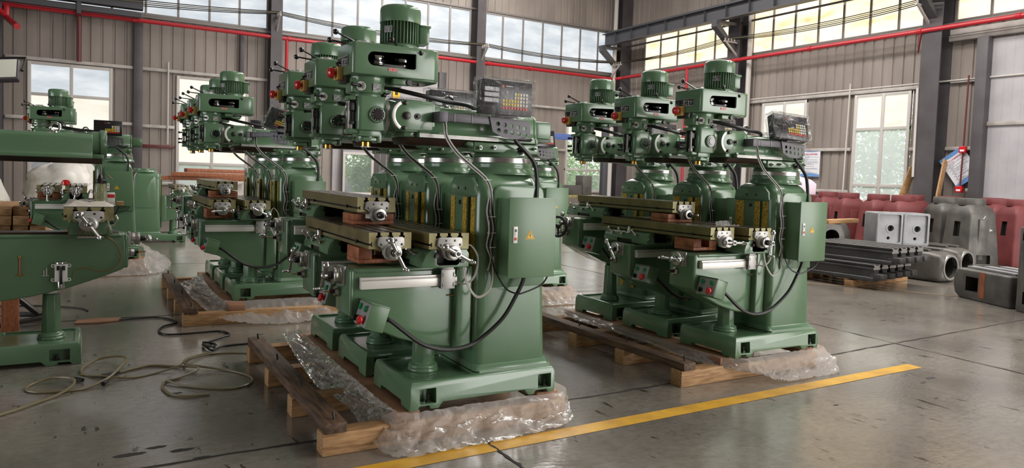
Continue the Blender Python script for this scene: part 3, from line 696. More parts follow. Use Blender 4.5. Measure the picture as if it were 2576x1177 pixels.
def f_ram():
    pr = [(-.142, 1.437), (.142, 1.437), (.142, 1.462), (.128, 1.470), (.122, 1.50), (.118, 1.55), (.108, 1.59), (.085, 1.608), (.03, 1.615), (-.03, 1.615), (-.085, 1.608), (-.108, 1.59), (-.118, 1.55), (-.122, 1.50), (-.128, 1.470), (-.142, 1.462)]
    m = MB().prism(pr, 'x', .07, .80)
    m.prism([(y*.97, 1.437+(z-1.437)*.97) for y, z in pr], 'x', .80, .822)
    m.box(.0, .08, -.10, .10, 1.437, 1.47)
    return m.mesh(['green_enamel'], .006)
def f_slide():
    return MB().prism([(-.085, 1.40), (.085, 1.40), (.118, 1.437), (-.118, 1.437)], 'x', .01, .82).mesh(['way_brown'], .003)
def f_ramscale():
    m = MB().box(.07, .555, -.1445, -.1415, 1.439, 1.459)
    m.mat(1)
    for k in range(46): m.box(.08+.01*k, .0808+.01*k, -.1448, -.1445, 1.447, 1.452 if k % 5 else 1.456)
    return m.mesh(['bright_plate', 'plate_black'])
def f_eye():
    return MB().torus((.30, 0, 1.652), .03, .0095, 'y', 28, 10).cyl((.30, 0, 1.608), (.30, 0, 1.625), .02, .014).mesh(['chrome'])
def f_adapter():
    cx, cz, r = .003, 1.548, .084
    pr = [(cx+r*math.cos(a), cz+r*math.sin(a)) for a in [PI*.5+PI*k/16 for k in range(17)]]+[(.155, 1.466), (.168, 1.478), (.168, 1.62), (.155, 1.632)]
    m = MB().prism(pr, 'y', -.122, .122).prism([(x*.9+.002, cz+(z-cz)*.9) for x, z in pr], 'y', -.127, .127)
    m.box(.12, .2, -.117, .117, 1.47, 1.615)
    return m.mesh(['green_enamel'], .005)
def f_arc():
    cx, cz = .003, 1.548; m = MB()
    A = [math.radians(118+124*k/24) for k in range(25)]
    m.prism([(cx+.083*math.cos(a), cz+.083*math.sin(a)) for a in A]+[(cx+.066*math.cos(a), cz+.066*math.sin(a)) for a in A[::-1]], 'y', -.129, -.124)
    m.mat(1)
    for a in A[1::2]:
        p = Vector((cx+.08*math.cos(a), -.1291, cz+.08*math.sin(a))); q = Vector((cx+.072*math.cos(a), -.1291, cz+.072*math.sin(a))); m.cyl(p, q, .0007, n=4)
    return m.mesh(['white_alu', 'plate_black'], .0008)
def f_adbolt():
    return MB().cyl((0, -.126, 0), (0, -.143, 0), .0125, n=6).mesh(['dark_steel'], .0008)
def f_pivot():
    return MB().cyl((0, -.126, 0), (0, -.14, 0), .021, n=24).cyl((0, -.14, 0), (0, -.147, 0), .016, n=24).mesh(['dark_steel'], .0008)
def f_sockscrew():
    return MB().cyl((0, -.126, 0), (0, -.133, 0), .017, n=20).mat(1).cyl((0, -.13, 0), (0, -.145, 0), .0085, n=6).mesh(['black', 'dark_steel'])
def f_knuckle():
    return MB().lathe([(.088, -.075), (.086, -.04), (.08, 0.0)], (0, 0, 1.548), 'x', 36).mesh(['green_enamel'], .003)
def f_tiltring():
    m = MB().lathe([(.09, -.098), (.091, -.096), (.091, -.077), (.09, -.075)], (0, 0, 1.548), 'x', 48)
    m.mat(1)
    for k in range(30):
        a = math.radians(120+4*k+40); m.cyl((-.094, .0913*math.cos(a), 1.548+.0913*math.sin(a)), (-.084, .0913*math.cos(a), 1.548+.0913*math.sin(a)), .0006, n=4)
    return m.mesh(['bright_plate', 'plate_black'])
def f_head():
    m = MB().loft([rrect(-.248, -.095, -.082, .082, .022, z) for z in (1.462, 1.64)])
    m.lathe([(.08, 1.63), (.078, 1.655)], (-.177, 0, 0), 'z', 30)
    m.lathe([(.058, -.095), (.052, -.102)], (0, 0, 0), 'x', 8) if False else None
    m.lathe([(.088, -.106), (.086, -.095)], (0, 0, 1.548), 'x', 36)
    m.lathe([(.045, -.082), (.044, -.094), (.04, -.096)], (-.148, 0, 1.545), 'y', 30)
    m.lathe([(.045, .082), (.044, .094), (.04, .096)], (-.148, 0, 1.545), 'y', 30)
    # front plates and the lower quill clamp
    m.box(-.285, -.24, -.05, .05, 1.615, 1.638).box(-.285, -.2, -.052, .052, 1.444, 1.466)
    m.box(-.235, -.12, -.062, .062, 1.43, 1.464).lathe([(.05, 1.405), (.052, 1.44)], (-.177, 0, 0), 'z', 26).box(-.215, -.14, -.066, .066, 1.405, 1.425)
    m.box(-.13, -.105, -.045, .045, 1.40, 1.46)
    return m.mesh(['green_enamel'], .005)
def f_socket():
    m = MB(); s = -1
    m.lathe([(.0345, s*.094), (.034, s*.1), (.026, s*.1), (.024, s*.104), (.012, s*.104)], (-.148, 0, 1.545), 'y', 26)
    m.mat(1)
    for k in range(12):
        a = 2*PI*k/12; m.cyl((-.148+.03*math.cos(a), s*.1, 1.545+.03*math.sin(a)), (-.148+.03*math.cos(a), s*.1012, 1.545+.03*math.sin(a)), .0016, n=6)
    return m.mesh(['black_gloss', 'plate_white'])
def f_quill():
    m = MB().cyl((-.27, -.02, 1.46), (-.27, -.02, 1.62), .008).cyl((-.266, .022, 1.46), (-.266, .022, 1.62), .007)
    m.box(-.285, -.248, -.045, -.01, 1.49, 1.505).box(-.285, -.25, -.045, .01, 1.56, 1.6).box(-.25, -.247, -.035, .035, 1.47, 1.615)
    m.mat(1).lathe([(.016, 1.466), (.016, 1.485), (.013, 1.50)], (-.27, -.02, 0), 'z', 16)
    m.box(-.2905, -.284, -.043, -.028, 1.47, 1.61)
    return m.mesh(['black', 'bright_plate'], .001)
def f_feedknob():
    return MB().cyl((-.285, .02, 0), (-.31, .035, 0), .008).ball((-.312, .036, 0), .012, 8).mesh(['black'])
def f_nose():
    return MB().lathe([(.022, 1.378), (.0245, 1.38), (.0245, 1.402), (.022, 1.404)], (-.177, 0, 0), 'z', 24).mat(1).lathe([(.027, 1.374), (.027, 1.379)], (-.177, 0, 0), 'z', 24).mesh(['brass', 'bright_plate'])
def f_gear():
    m = MB().lathe([(.07, 1.652), (.088, 1.655), (.09, 1.662), (.09, 1.70), (.098, 1.712), (.101, 1.742)], (-.177, 0, 0), 'z', 36)
    m.box(-.02-.08, .0, -.045, .045, 1.70, 1.742).box(-.075, .03, -.118, -.07, 1.708, 1.738)
    m.loft([rrect(-.28, -.2, -.06, .06, .02, z) for z in (1.655, 1.73)])
    return m.mesh(['green_enamel'], .004)
def f_gear_fit():
    m = MB(); a = math.radians(232); d = Vector((math.cos(a), math.sin(a), 0)); c = Vector((-.177, 0, 1.687))+d*.09
    m.cyl(c-d*.004, c+d*.008, .024, n=24).mat(1)
    for k in range(4):
        t = PI/4+PI/2*k; o = Vector((-d.y, d.x, 0))*.016*math.cos(t)+Vector((0, 0, .016*math.sin(t))); m.cyl(c+o, c+o+d*.009, .003, n=6)
    m.cyl(c, c+d*.03, .009).cyl(c+d*.022, c+d*.03+Vector((-.035, .0, .004)), .007).ball(c+d*.032+Vector((-.036, 0, .004)), .011, 10)
    return m.mesh(['white_alu', 'black'])
def plate(w, h, seed, cols=('plate_black', 'plate_white')):
    # small engraved plate in the x-z plane facing -y, centred on the origin
    m = MB().box(-w/2, w/2, -.0012, .0012, -h/2, h/2); r = random.Random(seed); m.mat(1)
    def bar(x0, x1, z0, z1): m.box(x0, x1, -.0017, -.0012, z0, z1)
    bar(-w*.485, w*.485, h*.44, h*.47); bar(-w*.485, w*.485, -h*.47, -h*.44); bar(-w*.487, -w*.477, -h*.45, h*.45); bar(w*.477, w*.487, -h*.45, h*.45)
    nx = 7
    for i in range(nx):
        for j in range(5):
            x = -w*.43+w*.86*i/nx; z = -h*.36+h*.72*j/5
            if r.random() < .72: bar(x, x+w*.86/nx*r.uniform(.35, .8), z, z+h*r.uniform(.04, .09))
    return m.mesh(list(cols))
def f_housing():
    def outl(i, z):
        x0, x1, y, r = -.302+i, .19-i, .137-i, max(.06-i, .02); p = [Vector((x0, y-.012, z)), Vector((x0, -y+.012, z)), Vector((x0+.012, -y, z))]
        for cy, a0 in ((-y+r, -90), (y-r, 0)):
            p += [Vector((x1-r+r*math.cos(math.radians(a0+15*k)), cy+r*math.sin(math.radians(a0+15*k)), z)) for k in range(7)]
        return p+[Vector((x0+.012, y, z))]
    mb = MB().loft([outl(0, 1.742), outl(0, 1.905)]); mb.loft([rrect(-.02, .186, -.132, .132, .055, z) for z in (1.734, 1.75)])
    me = mb.mesh(['green_enamel'], .006, 3)
    c = MB()
    sl = [(-.19, 1.79)]+[(-.19+.033*math.cos(a), 1.826+.036*math.sin(a)) for a in [PI*1.5-PI*k/12 for k in range(13)]]+[(.038, 1.872), (.042, 1.868), (.042, 1.797), (.03, 1.79)]
    c.prism(sl, 'y', -.2, -.08)
    c2 = MB().loft([outl(.013, 1.765), outl(.013, 1.893)])
    me = cut(me, c2.mesh(['black'])); me = cut(me, c.mesh(['green_enamel'])); return me
def f_pulley():
    return MB().lathe([(.03, 1.775), (.062, 1.777), (.05, 1.79), (.062, 1.803), (.045, 1.815), (.055, 1.828), (.04, 1.84), (.046, 1.852), (.03, 1.86)], (0, 0, 0), 'z', 28).mesh(['chrome'])
def f_pulley2():
    return MB().lathe([(.03, 1.775), (.04, 1.777), (.035, 1.79), (.048, 1.803), (.042, 1.815), (.058, 1.828), (.05, 1.84), (.062, 1.852), (.05, 1.86)], (0, 0, 0), 'z', 28).mesh(['chrome'])
def f_belt():
    return MB().loft([[Vector((x, y, z)) for x, y in [(-.145+.056*math.cos(a), -.045+.056*math.sin(a)) for a in [PI/2+PI*k/10 for k in range(11)]]+[(-.005+.046*math.cos(a), -.045+.046*math.sin(a)) for a in [-PI/2+PI*k/10 for k in range(11)]]] for z in (1.797, 1.81)]).mesh(['rubber'])
def f_cap():
    return MB().lathe([(.05, 1.903), (.05, 1.916), (.04, 1.92), (.04, 1.93)], (-.2, 0, 0), 'z', 28).box(-.25, -.14, -.03, .03, 1.905, 1.918).mesh(['bright_plate'])
def f_rodball(p, q, r=.0155):
    return MB().cyl(p, q, .0055, .0045, 8).ball(q, r, 12).mesh(['black_gloss'])
def f_motor():
    m = MB().lathe([(.09, 1.905), (.1, 1.908), (.1, 1.925), (.093, 1.93), (.093, 2.048)], (0, 0, 0), 'z', 36)
    for k in range(36):
        a = 2*PI*k/36
        if 70 < math.degrees(a) % 360 < 100: continue
        M = Matrix.Rotation(a, 4, 'Z'); m.box(.088, .1065, -.0022, .0022, 1.932, 2.05, M)
    m.box(-.03, .03, -.125, -.09, 1.903, 1.913)
    return m.mesh(['green_enamel'], .001)
def f_cowl():
    return MB().lathe([(.1, 2.045), (.1095, 2.045), (.1095, 2.11), (.106, 2.124), (.096, 2.134), (.07, 2.139), (.0, 2.141)], (0, 0, 0), 'z', 44).mesh(['green_enamel'])
def f_terminal():
    M = Matrix.Rotation(math.radians(-8), 4, 'Z')
    return MB().box(.095, .15, -.055, .055, 1.945, 2.04, M).box(.1, .158, -.06, .06, 2.03, 2.045, M).mesh(['green_enamel'], .006)
def f_motorplate():
    m = plate(.05, .035, 5); return m
def f_estop():
    m = MB().box(-.33, -.303, .022, .098, 1.722, 1.788)
    m.mat(1).lathe([(.012, -.33), (.012, -.338), (.026, -.342), (.03, -.352), (.026, -.366), (.014, -.374), (0, -.376)], (0, .06, 1.757), 'x', 22)
    m.mat(2).box(-.303, -.262, -.02, .1, 1.705, 1.742).tube(cmr([(-.31, .06, 1.788), (-.325, .065, 1.81), (-.30, .07, 1.815)], 5), .005)
    return m.mesh(['yellow_box', 'red_plastic', 'black'], .002)
def f_cabinet():
    m = MB().box(.52, .805, -.36, -.212, .70, 1.125)
    m.box(.512, .813, -.368, -.356, .692, 1.133)
    return m.mesh(['green_sheet'], .003)
def f_switch():
    m = MB().box(.537, .563, -.373, -.366, .885, .975)
    m.mat(1).box(.542, .558, -.3745, -.372, .945, .962).mat(2).box(.542, .558, -.376, -.372, .9, .918).mat(3).box(.544, .557, -.3755, -.372, .926, .944)
    return m.mesh(['plate_white', 'bracket_grey', 'label_red', 'key_white'], .001)
def f_warn():
    def tri(s): return [(s*math.cos(a), s*math.sin(a)) for a in (PI/2, PI*7/6, PI*11/6)]
    m = MB().prism([(.645+x, .922+z) for x, z in tri(.034)], 'y', -.3692, -.366)
    m.mat(1).prism([(.645+x, .922+z) for x, z in tri(.028)], 'y', -.3697, -.3692).mat(0).prism([(.645+x, .922+z) for x, z in tri(.0235)], 'y', -.3702, -.3697)
    m.mat(1).prism([(.647, .938), (.638, .921), (.644, .922), (.641, .91), (.651, .924), (.646, .924), (.651, .938)], 'y', -.3707, -.3702)
    return m.mesh(['warn_yellow', 'plate_black'])
def f_pendant():
    m = MB().box(-.05, .05, -.085, .085, -.065, .065).box(-.058, .05, -.088, .088, .062, .068)
    return m.mesh(['green_sheet'], .003)
def f_panelplate():
    return MB().box(-.0535, -.049, -.082, .082, -.06, .06).mesh(['grey_panel'], .001)
def f_button():
    return MB().cyl((-.053, 0, 0), (-.066, 0, 0), .016, n=18).mat(1).lathe([(.019, -.053), (.019, -.057)], (0, 0, 0), 'x', 18).mesh(['green_button', 'bright_plate'], .001)
def f_stopbutton():
    m = MB().cyl((-.053, 0, 0), (-.064, 0, 0), .012, n=14).lathe([(.014, -.064), (.023, -.068), (.024, -.076), (.02, -.084), (0, -.087)], (0, 0, 0), 'x', 20).mat(1)
    for k in range(3):
        a = 2*PI*k/3; m.cyl((-.085, .012*math.cos(a), .012*math.sin(a)), (-.0868, .012*math.cos(a), .012*math.sin(a)), .0035, n=6)
    return m.mesh(['red_plastic', 'plate_white'], .001)
def f_selector():
    return MB().cyl((-.053, 0, 0), (-.064, 0, 0), .016, n=18).box(-.08, -.062, -.005, .005, -.016, .016).mesh(['black'], .001)
def f_dro():
    return MB().box(-.155, .155, -.035, .035, 0, .185).box(-.158, .158, -.038, -.03, -.003, .188).mesh(['screen_black'], .005)
def f_keys():
    m = MB()
    for r in range(5):
        for c in range(9):
            if r >= 3 and c < 4: continue
            x = -.025+c*.0185; z = .038+r*.0195
            m.mat(2 if r == 0 else (1 if (r in (1, 2) and c < 6) or (c == 5) else 0)).box(x-.0065, x+.0065, -.041, -.037, z-.007, z+.007)
    return m.mesh(['key_white', 'key_yellow', 'key_red'])
def f_wrap():
    m = MB().box(-.172, .172, -.05, .042, -.016, .199); bmesh.ops.subdivide_edges(m.bm, edges=m.bm.edges, cuts=14, use_grid_fill=True)
    for v in m.bm.verts:
        n = noise.noise_vector(v.co*28)*.006+noise.noise_vector(v.co*70)*.0025; v.co += n; v.co.y = min(v.co.y, .05) if v.co.y > 0 else min(v.co.y, -.0445)
    return m.mesh(['wrap_film'])
def f_arm():
    m = MB().box(.155, .47, -.205, -.165, 1.528, 1.572).box(.15, .2, -.215, -.115, 1.522, 1.578).mat(1).box(.24, .246, -.208, -.163, 1.526, 1.574).box(.345, .351, -.208, -.163, 1.526, 1.574)
    return m.mesh(['bracket_grey', 'bright_plate'], .002)
def f_perf():
    me = MB().prism([(.452, 1.576), (.712, 1.560), (.722, 1.480), (.62, 1.455), (.54, 1.462), (.475, 1.49)], 'y', -.212, -.206).mesh(['bracket_grey'])
    c = MB()
    for i in range(5):
        for j in range(2): c.cyl((.507+.043*i+.006*j, -.25, 1.535-.036*j-.004*i), (.507+.043*i+.006*j, -.17, 1.535-.036*j-.004*i), .0125, n=18)
    me = cut(me, c.mesh(['bracket_grey'])); return me
def f_stem():
    return MB().box(.53, .57, -.206, -.17, 1.5, 1.585).box(.48, .62, -.24, -.15, 1.572, 1.58).mesh(['bracket_grey'], .002)
def f_spcable():
    return MB().tube(cmr([(-.1, .0, 1.70), (-.05, -.02, 1.695), (.092, -.09, 1.665), (.24, -.09, 1.645), (.41, -.05, 1.635), (.6, .1, 1.60), (.85, .14, 1.55), (.87, 0.05, 1.48), (.74, -.17, 1.46), (.63, -.2, 1.455), (.70, -.2, 1.39), (.755, -.205, 1.33), (.775, -.21, 1.25), (.77, -.225, 1.13)], 6), .0125, 10).mesh(['rubber'])
def f_wires():
    m = MB()
    A = [(.19, -.19, 1.53), (.18, -.225, 1.50), (.185, -.235, 1.44), (.25, -.23, 1.36), (.33, -.228, 1.30), (.44, -.228, 1.215), (.468, -.235, 1.12), (.466, -.24, .99), (.478, -.235, .81)]
    for k in range(3):
        o = Vector((.006*(k-1), -.004*(k % 2), .004*k)); m.mat(1 if k == 1 else 0).tube(cmr([Vector(p)+o for p in A], 5), .0042, 6)
    for k in range(4):
        rr = random.Random(k); o = .012*(k-1.5)
        m.mat(k % 2).tube(cmr([(.46+o*.4, -.235, 1.125), (.455+o, -.245, 1.05), (.47+o, -.25, .95), (.46+o, -.245, .86), (.478+o*.3, -.24, .79), (.475+o, -.24, .72+.02*k)], 5), .0042, 6)
    m.mat(2)
    for x, z in ((.43, 1.222), (.466, 1.02), (.468, .93), (.47, .85)): m.torus((x, -.237, z), .014, .003, 'z', 12, 6).cyl((x, -.25, z), (x+.025, -.255, z+.002), .002, n=6)
    return m.mesh(['wire_grey', 'rubber', 'plate_white'])
def f_loops():
    m = MB()
    for k in range(2):
        o = .008*k; m.tube(cmr([(.30+o, -.165, .655), (.345+o, -.2, .648), (.39+o, -.215, .70), (.405, -.215, .80-o), (.36, -.2, .862), (.335-o, -.2, .80), (.34-o, -.22, .67), (.39, -.24, .585-o), (.45+o, -.245, .60), (.485, -.245, .66), (.484+o, -.24, .80)], 7), .0042, 6)
    return m.mesh(['wire_grey'])
def f_oiltube():
    return MB().tube(cmr([(.28, -.135, .575), (.33, -.145, .582), (.36, -.15, .576), (.40, -.155, .588), (.45, -.17, .59)], 5), .003, 6).ball((.28, -.135, .575), .006, 8).mesh(['copper'])
def f_thincable():
    return MB().tube(cmr([(.478, -.24, .79), (.50, -.25, .72), (.556, -.27, .625), (.61, -.3, .595), (.656, -.31, .60), (.76, -.32, .64), (.8, -.33, .695)], 6), .0045, 6).mesh(['rubber'])
def pcable(dk):
    return MB().tube(cmr([(-.12, -.23, .485+dk), (-.10, -.24, .48+dk), (.045, -.25, .365+dk*.7), (.14, -.25, .32+dk*.5), (.232, -.25, .303+dk*.3), (.33, -.25, .31+dk*.2), (.42, -.25, .345), (.546, -.27, .455), (.625, -.28, .585), (.66, -.285, .66), (.665, -.285, .705)], 6), .0115, 10).mesh(['rubber'])
def f_rod():
    return MB().lathe([(.026, -.285), (.03, -.3), (.024, -.315)], (0, .055, .60), 'x', 18).mat(1).cyl((-.31, .055, .60), (-.37, .055, .60), .004).mat(2).lathe([(.013, -.315), (.012, -.335)], (0, .055, .60), 'x', 12).mesh(['steel', 'brass', 'black'])
def f_wheel():
    m = MB().torus((0, 0, 0), .085, .0125, 'x', 32, 12)
    for k in range(3):
        a = 2*PI*k/3+.5; m.cyl((0, 0, 0), (.0, .08*math.cos(a), .08*math.sin(a)), .008)
    m.ball((0, 0, 0), .022)
    return m.mesh(['black'])
def mill(loc, rz, label, group, dk=0., tab=(.2, -.275), tang=60, crank=True, kang=35, dro=(0, 0, 0), head=True, turret=True, cabinet=True, near_bits=True, wheel=False, wide=False, ramx=0., arot=0., rmotor=False, wrap=True, tflip=False):
    R = empty('milling_machine', loc, rz); cx = .26 if wide else 0; tag(R, label, 'milling machine', group)
    b = P('base', 'base', R, f_base); b.scale = (1.28 if wide else 1, 1, 1); [P('bolt', 'levelling_bolt', b, f_bolt, (x, y, 0)) for x in (.115, .85) for y in (-.25, .25)]
    c = P('column', 'column', R, f_column, (cx, 0, 0)); P('fillet', 'foot_fillet', c, f_fillet); P('way', 'scraped_way', c, f_way, label='yellow scraped slideways on the green column front'); P('stop', 'stop_pin', c, lambda: MB().cyl((.384, 0, 0), (.389, 0, 0), .014, n=12).mesh(['black']), (0, -.01, 1.09)); [P('plug', 'plug_hole', c, lambda: MB().cyl((.40, 0, 0), (.4035, 0, 0), .008).mesh(['black']), (0, y, 1.17)) for y in (-.045, .045)]
    P('post', 'elevating_post', R, f_post)
    k = P('knee', 'knee', R, f_knee, (0, 0, dk))
    if wide: k.scale = (1.385, 1, 1); k.location.x = .104; P('kways', 'knee_slideway', k, f_knee_ways); P('kholes', 'plug_hole', k, f_knee_holes)
    d = P('dial', 'feed_dial', k, f_dial, (-.285, 0, .695)); P('crank', 'ball_crank', k, f_crank, (-.385, 0, .695), (math.radians(kang), 0, 0))
    P('rod', 'lift_shaft', k, f_rod)
    if wheel: P('wheel', 'handwheel', k, f_wheel, (-.43, -.02, .66), (0, 0, math.radians(20)), label='black handwheel')
    s = P('saddle', 'saddle', R, f_saddle, (tab[0]-.01, 0, .75+dk)); [P('slev', 'clamp_lever', s, f_lever, (0, y, 0)) for y in (-.15, .02, .15)]; P('sdial', 'lock_knob', s, f_stopdial); P('sbolt', 'cap_screw', s, f_saddlebolt, (-.04, 0, .015)); P('sbolt', 'cap_screw', s, f_saddlebolt, (.11, 0, -.015))
    tz = .935+dk+(.01 if wide else 0)
    t = P('tablew' if wide else 'table', 'table', R, (lambda: f_table(.30, .09)) if wide else f_table, (tab[0], tab[1], tz), (0, 0, PI if tflip else 0))
    sc = (1.3, 1.15, 1.15) if wide else (1, 1, 1)
    e = P('ebr', 'end_bracket', t, f_endbracket); e2 = P('ebr', 'end_bracket', t, f_endbracket, (0, TL, 0), (0, 0, PI)); e.scale = e2.scale = sc
    q = P('edial', 'feed_dial', t, f_enddial); q.scale = sc
    if crank: w = P('crank', 'ball_crank', t, f_crank, (0, -.105*sc[1], -.098*sc[2]), (math.radians(tang), 0, PI/2)); w.scale = (sc[1],)*3
    else: P('estub', 'feed_screw_end', t, f_endstub)
    if near_bits:
        x = P('scale', 'linear_scale', k, f_scale, label='white linear scale bar'); P('reader', 'scale_reader', s, f_reader, (-tab[0]+.01, 0, -.75))
        pb = P('pend', 'control_box', R, f_pendant, (-.195, -.215, .51+dk), (0, math.radians(17), 0)); P('pplate', 'control_panel', pb, f_panelplate); [P('pbut', 'push_button', pb, f_button, (0, y, .03), label='green push button') for y in (.04, -.045)]; P('pstop', 'stop_button', pb, f_stopbutton, (0, -.045, -.03), label='red stop button'); P('psel', 'selector_switch', pb, f_selector, (0, .045, -.032), label='black rotary switch')
        P('pcab%.2f' % dk, 'power_cable', R, lambda: pcable(dk))
        P('loops', 'scale_cable', R, f_loops); P('oilt', 'oil_tube', R, f_oiltube, label='copper oil tube')
    if cabinet:
        g = P('cab', 'electrical_cabinet', R, f_cabinet); P('sw', 'switch', g, f_switch); P('warn', 'warning_sign', g, f_warn, label='yellow triangle with a black lightning bolt')
        P('thin', 'thin_cable', R, f_thincable); P('wires', 'wire_bundle', R, f_wires)
    if turret:
        P('ring', 'turret_ring', R, f_ring, (cx, 0, 0), label='bright machined ring'); u = P('turret', 'turret', R, f_turret, (cx, 0, 0)); [P('tfit', 'clamp_bolt', u, f_clampbolt, (x, 0, zz)) for x, zz in ((.43, 1.40), (.52, 1.405), (.79, 1.41))]; P('pin', 'pinion_shaft', u, f_pinion, (.70, 0, 1.396))
        r = P('ram', 'ram', R, f_ram, (ramx, 0, 0)); P('slide', 'ram_slideway', r, f_slide); P('rsc', 'ram_scale', r, f_ramscale); P('eye', 'lifting_eye', r, f_eye)
        if rmotor: P('rmot', 'ram_feed_box', R, lambda: MB().box(.826, .94, -.09, .06, 1.475, 1.575).mat(1).box(.826, .942, -.092, .062, 1.452, 1.474).mesh(['green_enamel', 'black'], .006))
        if not head: P('ramdisc', 'mounting_flange', r, lambda: MB().lathe([(.03, -.02), (.1, -.02), (.103, -.015), (.103, .02), (.09, .03), (.09, .08)], (0, 0, 1.545), 'x', 36).mesh(['green_enamel']))
    if head:
        a = P('adapter', 'ram_adapter', R, f_adapter); P('arc', 'swivel_scale', a, f_arc, label='white degree scale'); [P('adb', 'adapter_bolt', a, f_adbolt, (.003+.068*math.cos(math.radians(q)), 0, 1.548+.068*math.sin(math.radians(q)))) for q in (100, 258)]; P('piv', 'pivot_cap', a, f_pivot, (0, 0, 1.548)); P('sks', 'socket_screw', a, f_sockscrew, (.062, 0, 1.548)); P('knuckle', 'knuckle', R, f_knuckle); P('tilt', 'tilt_ring', R, f_tiltring); P('tknob', 'lock_knob', R, lambda: MB().cyl((-.1, -.03, 1.632), (-.1, -.045, 1.652), .012).ball((-.1, -.046, 1.654), .016, 10).mesh(['black']))
        h = P('head', 'spindle_head', R, f_head); P('socket', 'feed_socket', h, f_socket); P('quill', 'depth_stop', h, f_quill); [P('fkn', 'feed_knob', h, f_feedknob, (0, 0, zz)) for zz in (1.6, 1.53, 1.49)]; P('nose', 'spindle_nose', h, f_nose, label='brass coloured spindle nose')
        gb = P('gear', 'gear_housing', R, f_gear); P('gfit', 'speed_lever', gb, f_gear_fit); P('glev', 'shift_lever', gb, lambda: MB().cyl((.01, -.118, 1.722), (.01, -.13, 1.722), .014).cyl((.01, -.125, 1.724), (.06, -.12, 1.718), .006).ball((.062, -.12, 1.718), .01, 8).mesh(['black']))
        a2 = math.radians(285); P('gpl', 'rating_plate', gb, lambda: plate(.05, .036, 11), (-.177+.0915*math.cos(a2), .0915*math.sin(a2), 1.685), (0, 0, a2+PI/2))
        bh = P('hous', 'belt_housing', R, f_housing); P('pul', 'pulley', bh, f_pulley, (-.145, -.045, 0)); P('pul2', 'pulley', bh, f_pulley2, (-.005, -.045, 0)); P('belt', 'drive_belt', bh, f_belt); P('scap', 'spindle_cap', bh, f_cap); P('tl1', 'brake_lever', bh, lambda: f_rodball((-.25, -.02, 1.915), (-.352, 0, 1.962))); P('tl2', 'brake_lever', bh, lambda: f_rodball((-.25, .03, 1.912), (-.378, .01, 1.918))); P('tl3', 'belt_lever', bh, lambda: f_rodball((-.06, -.12, 1.905), (-.095, -.133, 1.932))); P('tl4', 'belt_lever', bh, lambda: f_rodball((.0, -.128, 1.878), (.068, -.135, 1.882), .014))
        P('npl', 'name_plate', bh, lambda: plate(.19, .052, 4), (-.3035, .028, 1.815), (0, 0, -PI/2)); P('lpl', 'red_label', bh, lambda: plate(.05, .016, 21, ('label_red', 'plate_white')), (-.088, -.1385, 1.778))
        mo = P('motor', 'motor', R, f_motor); P('cowl', 'fan_cowl', mo, f_cowl); P('term', 'terminal_box', mo, f_terminal); P('mpl', 'rating_plate', mo, f_motorplate, (-.09, -.062, 2.0), (0, 0, math.radians(-55)))
        P('estop', 'emergency_stop', R, f_estop, label='red mushroom button on a yellow box'); P('spc', 'spindle_cable', R, f_spcable)
    if dro is not None:
        pv = Vector((.17, -.15, 0)); RZ = Matrix.Rotation(arot, 3, 'Z'); lo = pv-RZ @ pv
        am = P('arm', 'readout_arm', R, f_arm, lo, (0, 0, arot)); P('perf', 'perforated_plate', am, f_perf); P('stem', 'stem', am, f_stem)
        dd = P('dro', 'digital_readout', R, f_dro, lo+RZ @ Vector((.545, -.205, 1.585)), dro); P('keys', 'keypad', dd, f_keys, label='white, yellow and red keys'); [P('win', 'display_window', dd, lambda: MB().box(-.145, -.055, -.0392, -.037, -.011, .011).mesh(['black_gloss']), (0, 0, zz)) for zz in (.075, .105, .135)]; P('mark', 'maker_mark', dd, lambda: MB().prism([(-.04, .155), (-.03, .165), (-.02, .155), (-.03, .145)], 'y', -.0392, -.037).mat(1).box(-.012, .03, -.0392, -.037, .156, .159).mesh(['label_red', 'plate_white']))
        if wrap: P('wrap', 'plastic_wrap', dd, f_wrap, label='crumpled clear plastic wrap')
    return R
YC0, SP, ZB = 3.717, .705, .17
GC, GR, GL = 'machines of the centre row', 'machines of the right row', 'machines of the left rear row'
def table_cfg(i): return [dict(tab=(.2, -.275), tang=-62), dict(tab=(-.1, -.2-SP), tang=-28), dict(tab=(0, .3-2*SP), crank=False, dk=.16)][i]
mill((1.44, YC0, ZB), 0, 'nearest green milling machine, in the middle, a wrapped readout above its ram', GC, rmotor=True, **table_cfg(0))
mill((1.44, YC0+SP, ZB), 0, 'second green milling machine of the centre row, directly behind the nearest one', GC, **table_cfg(1))
mill((1.44, YC0+2*SP, ZB), 0, 'rearmost green milling machine of the centre row, its table raised on top of another', GC, **table_cfg(2))
c0 = table_cfg(0); c0['tang'] = 8
mill((3.968, YC0+.115, ZB), 0, 'front green milling machine of the right row, with tilted readout and grey perforated plate', GR, dro=(math.radians(-17), math.radians(4), math.radians(-10)), kang=90, **c0)
c1 = table_cfg(1); c1['tang'] = -88
mill((3.968, YC0+.115+SP, ZB), 0, 'middle green milling machine of the right row', GR, dro=(math.radians(-8), 0, math.radians(4)), kang=-40, **c1)
mill((3.968, YC0+.115+2*SP, ZB), 0, 'rear green milling machine of the right row, with a black handwheel on its knee', GR, dro=(0, 0, math.radians(5)), wheel=True, kang=10, **table_cfg(2))
c0 = table_cfg(0); c0['tang'] = -65
mill((1.15, 7.28, ZB), 0, 'front green milling machine of the left rear row, with a tilted silver wrapped readout', GL, arot=math.radians(-58), dro=(math.radians(-16), math.radians(14), math.radians(-62)), kang=0, **c0)
c1 = table_cfg(1); c1['tang'] = 88
mill((1.15, 7.28+.71, ZB), 0, 'middle green milling machine of the left rear row', GL, kang=5, **c1)
mill((1.15, 7.28+1.42, ZB), 0, 'farthest green milling machine of the left rear row', GL, kang=20, **table_cfg(2))
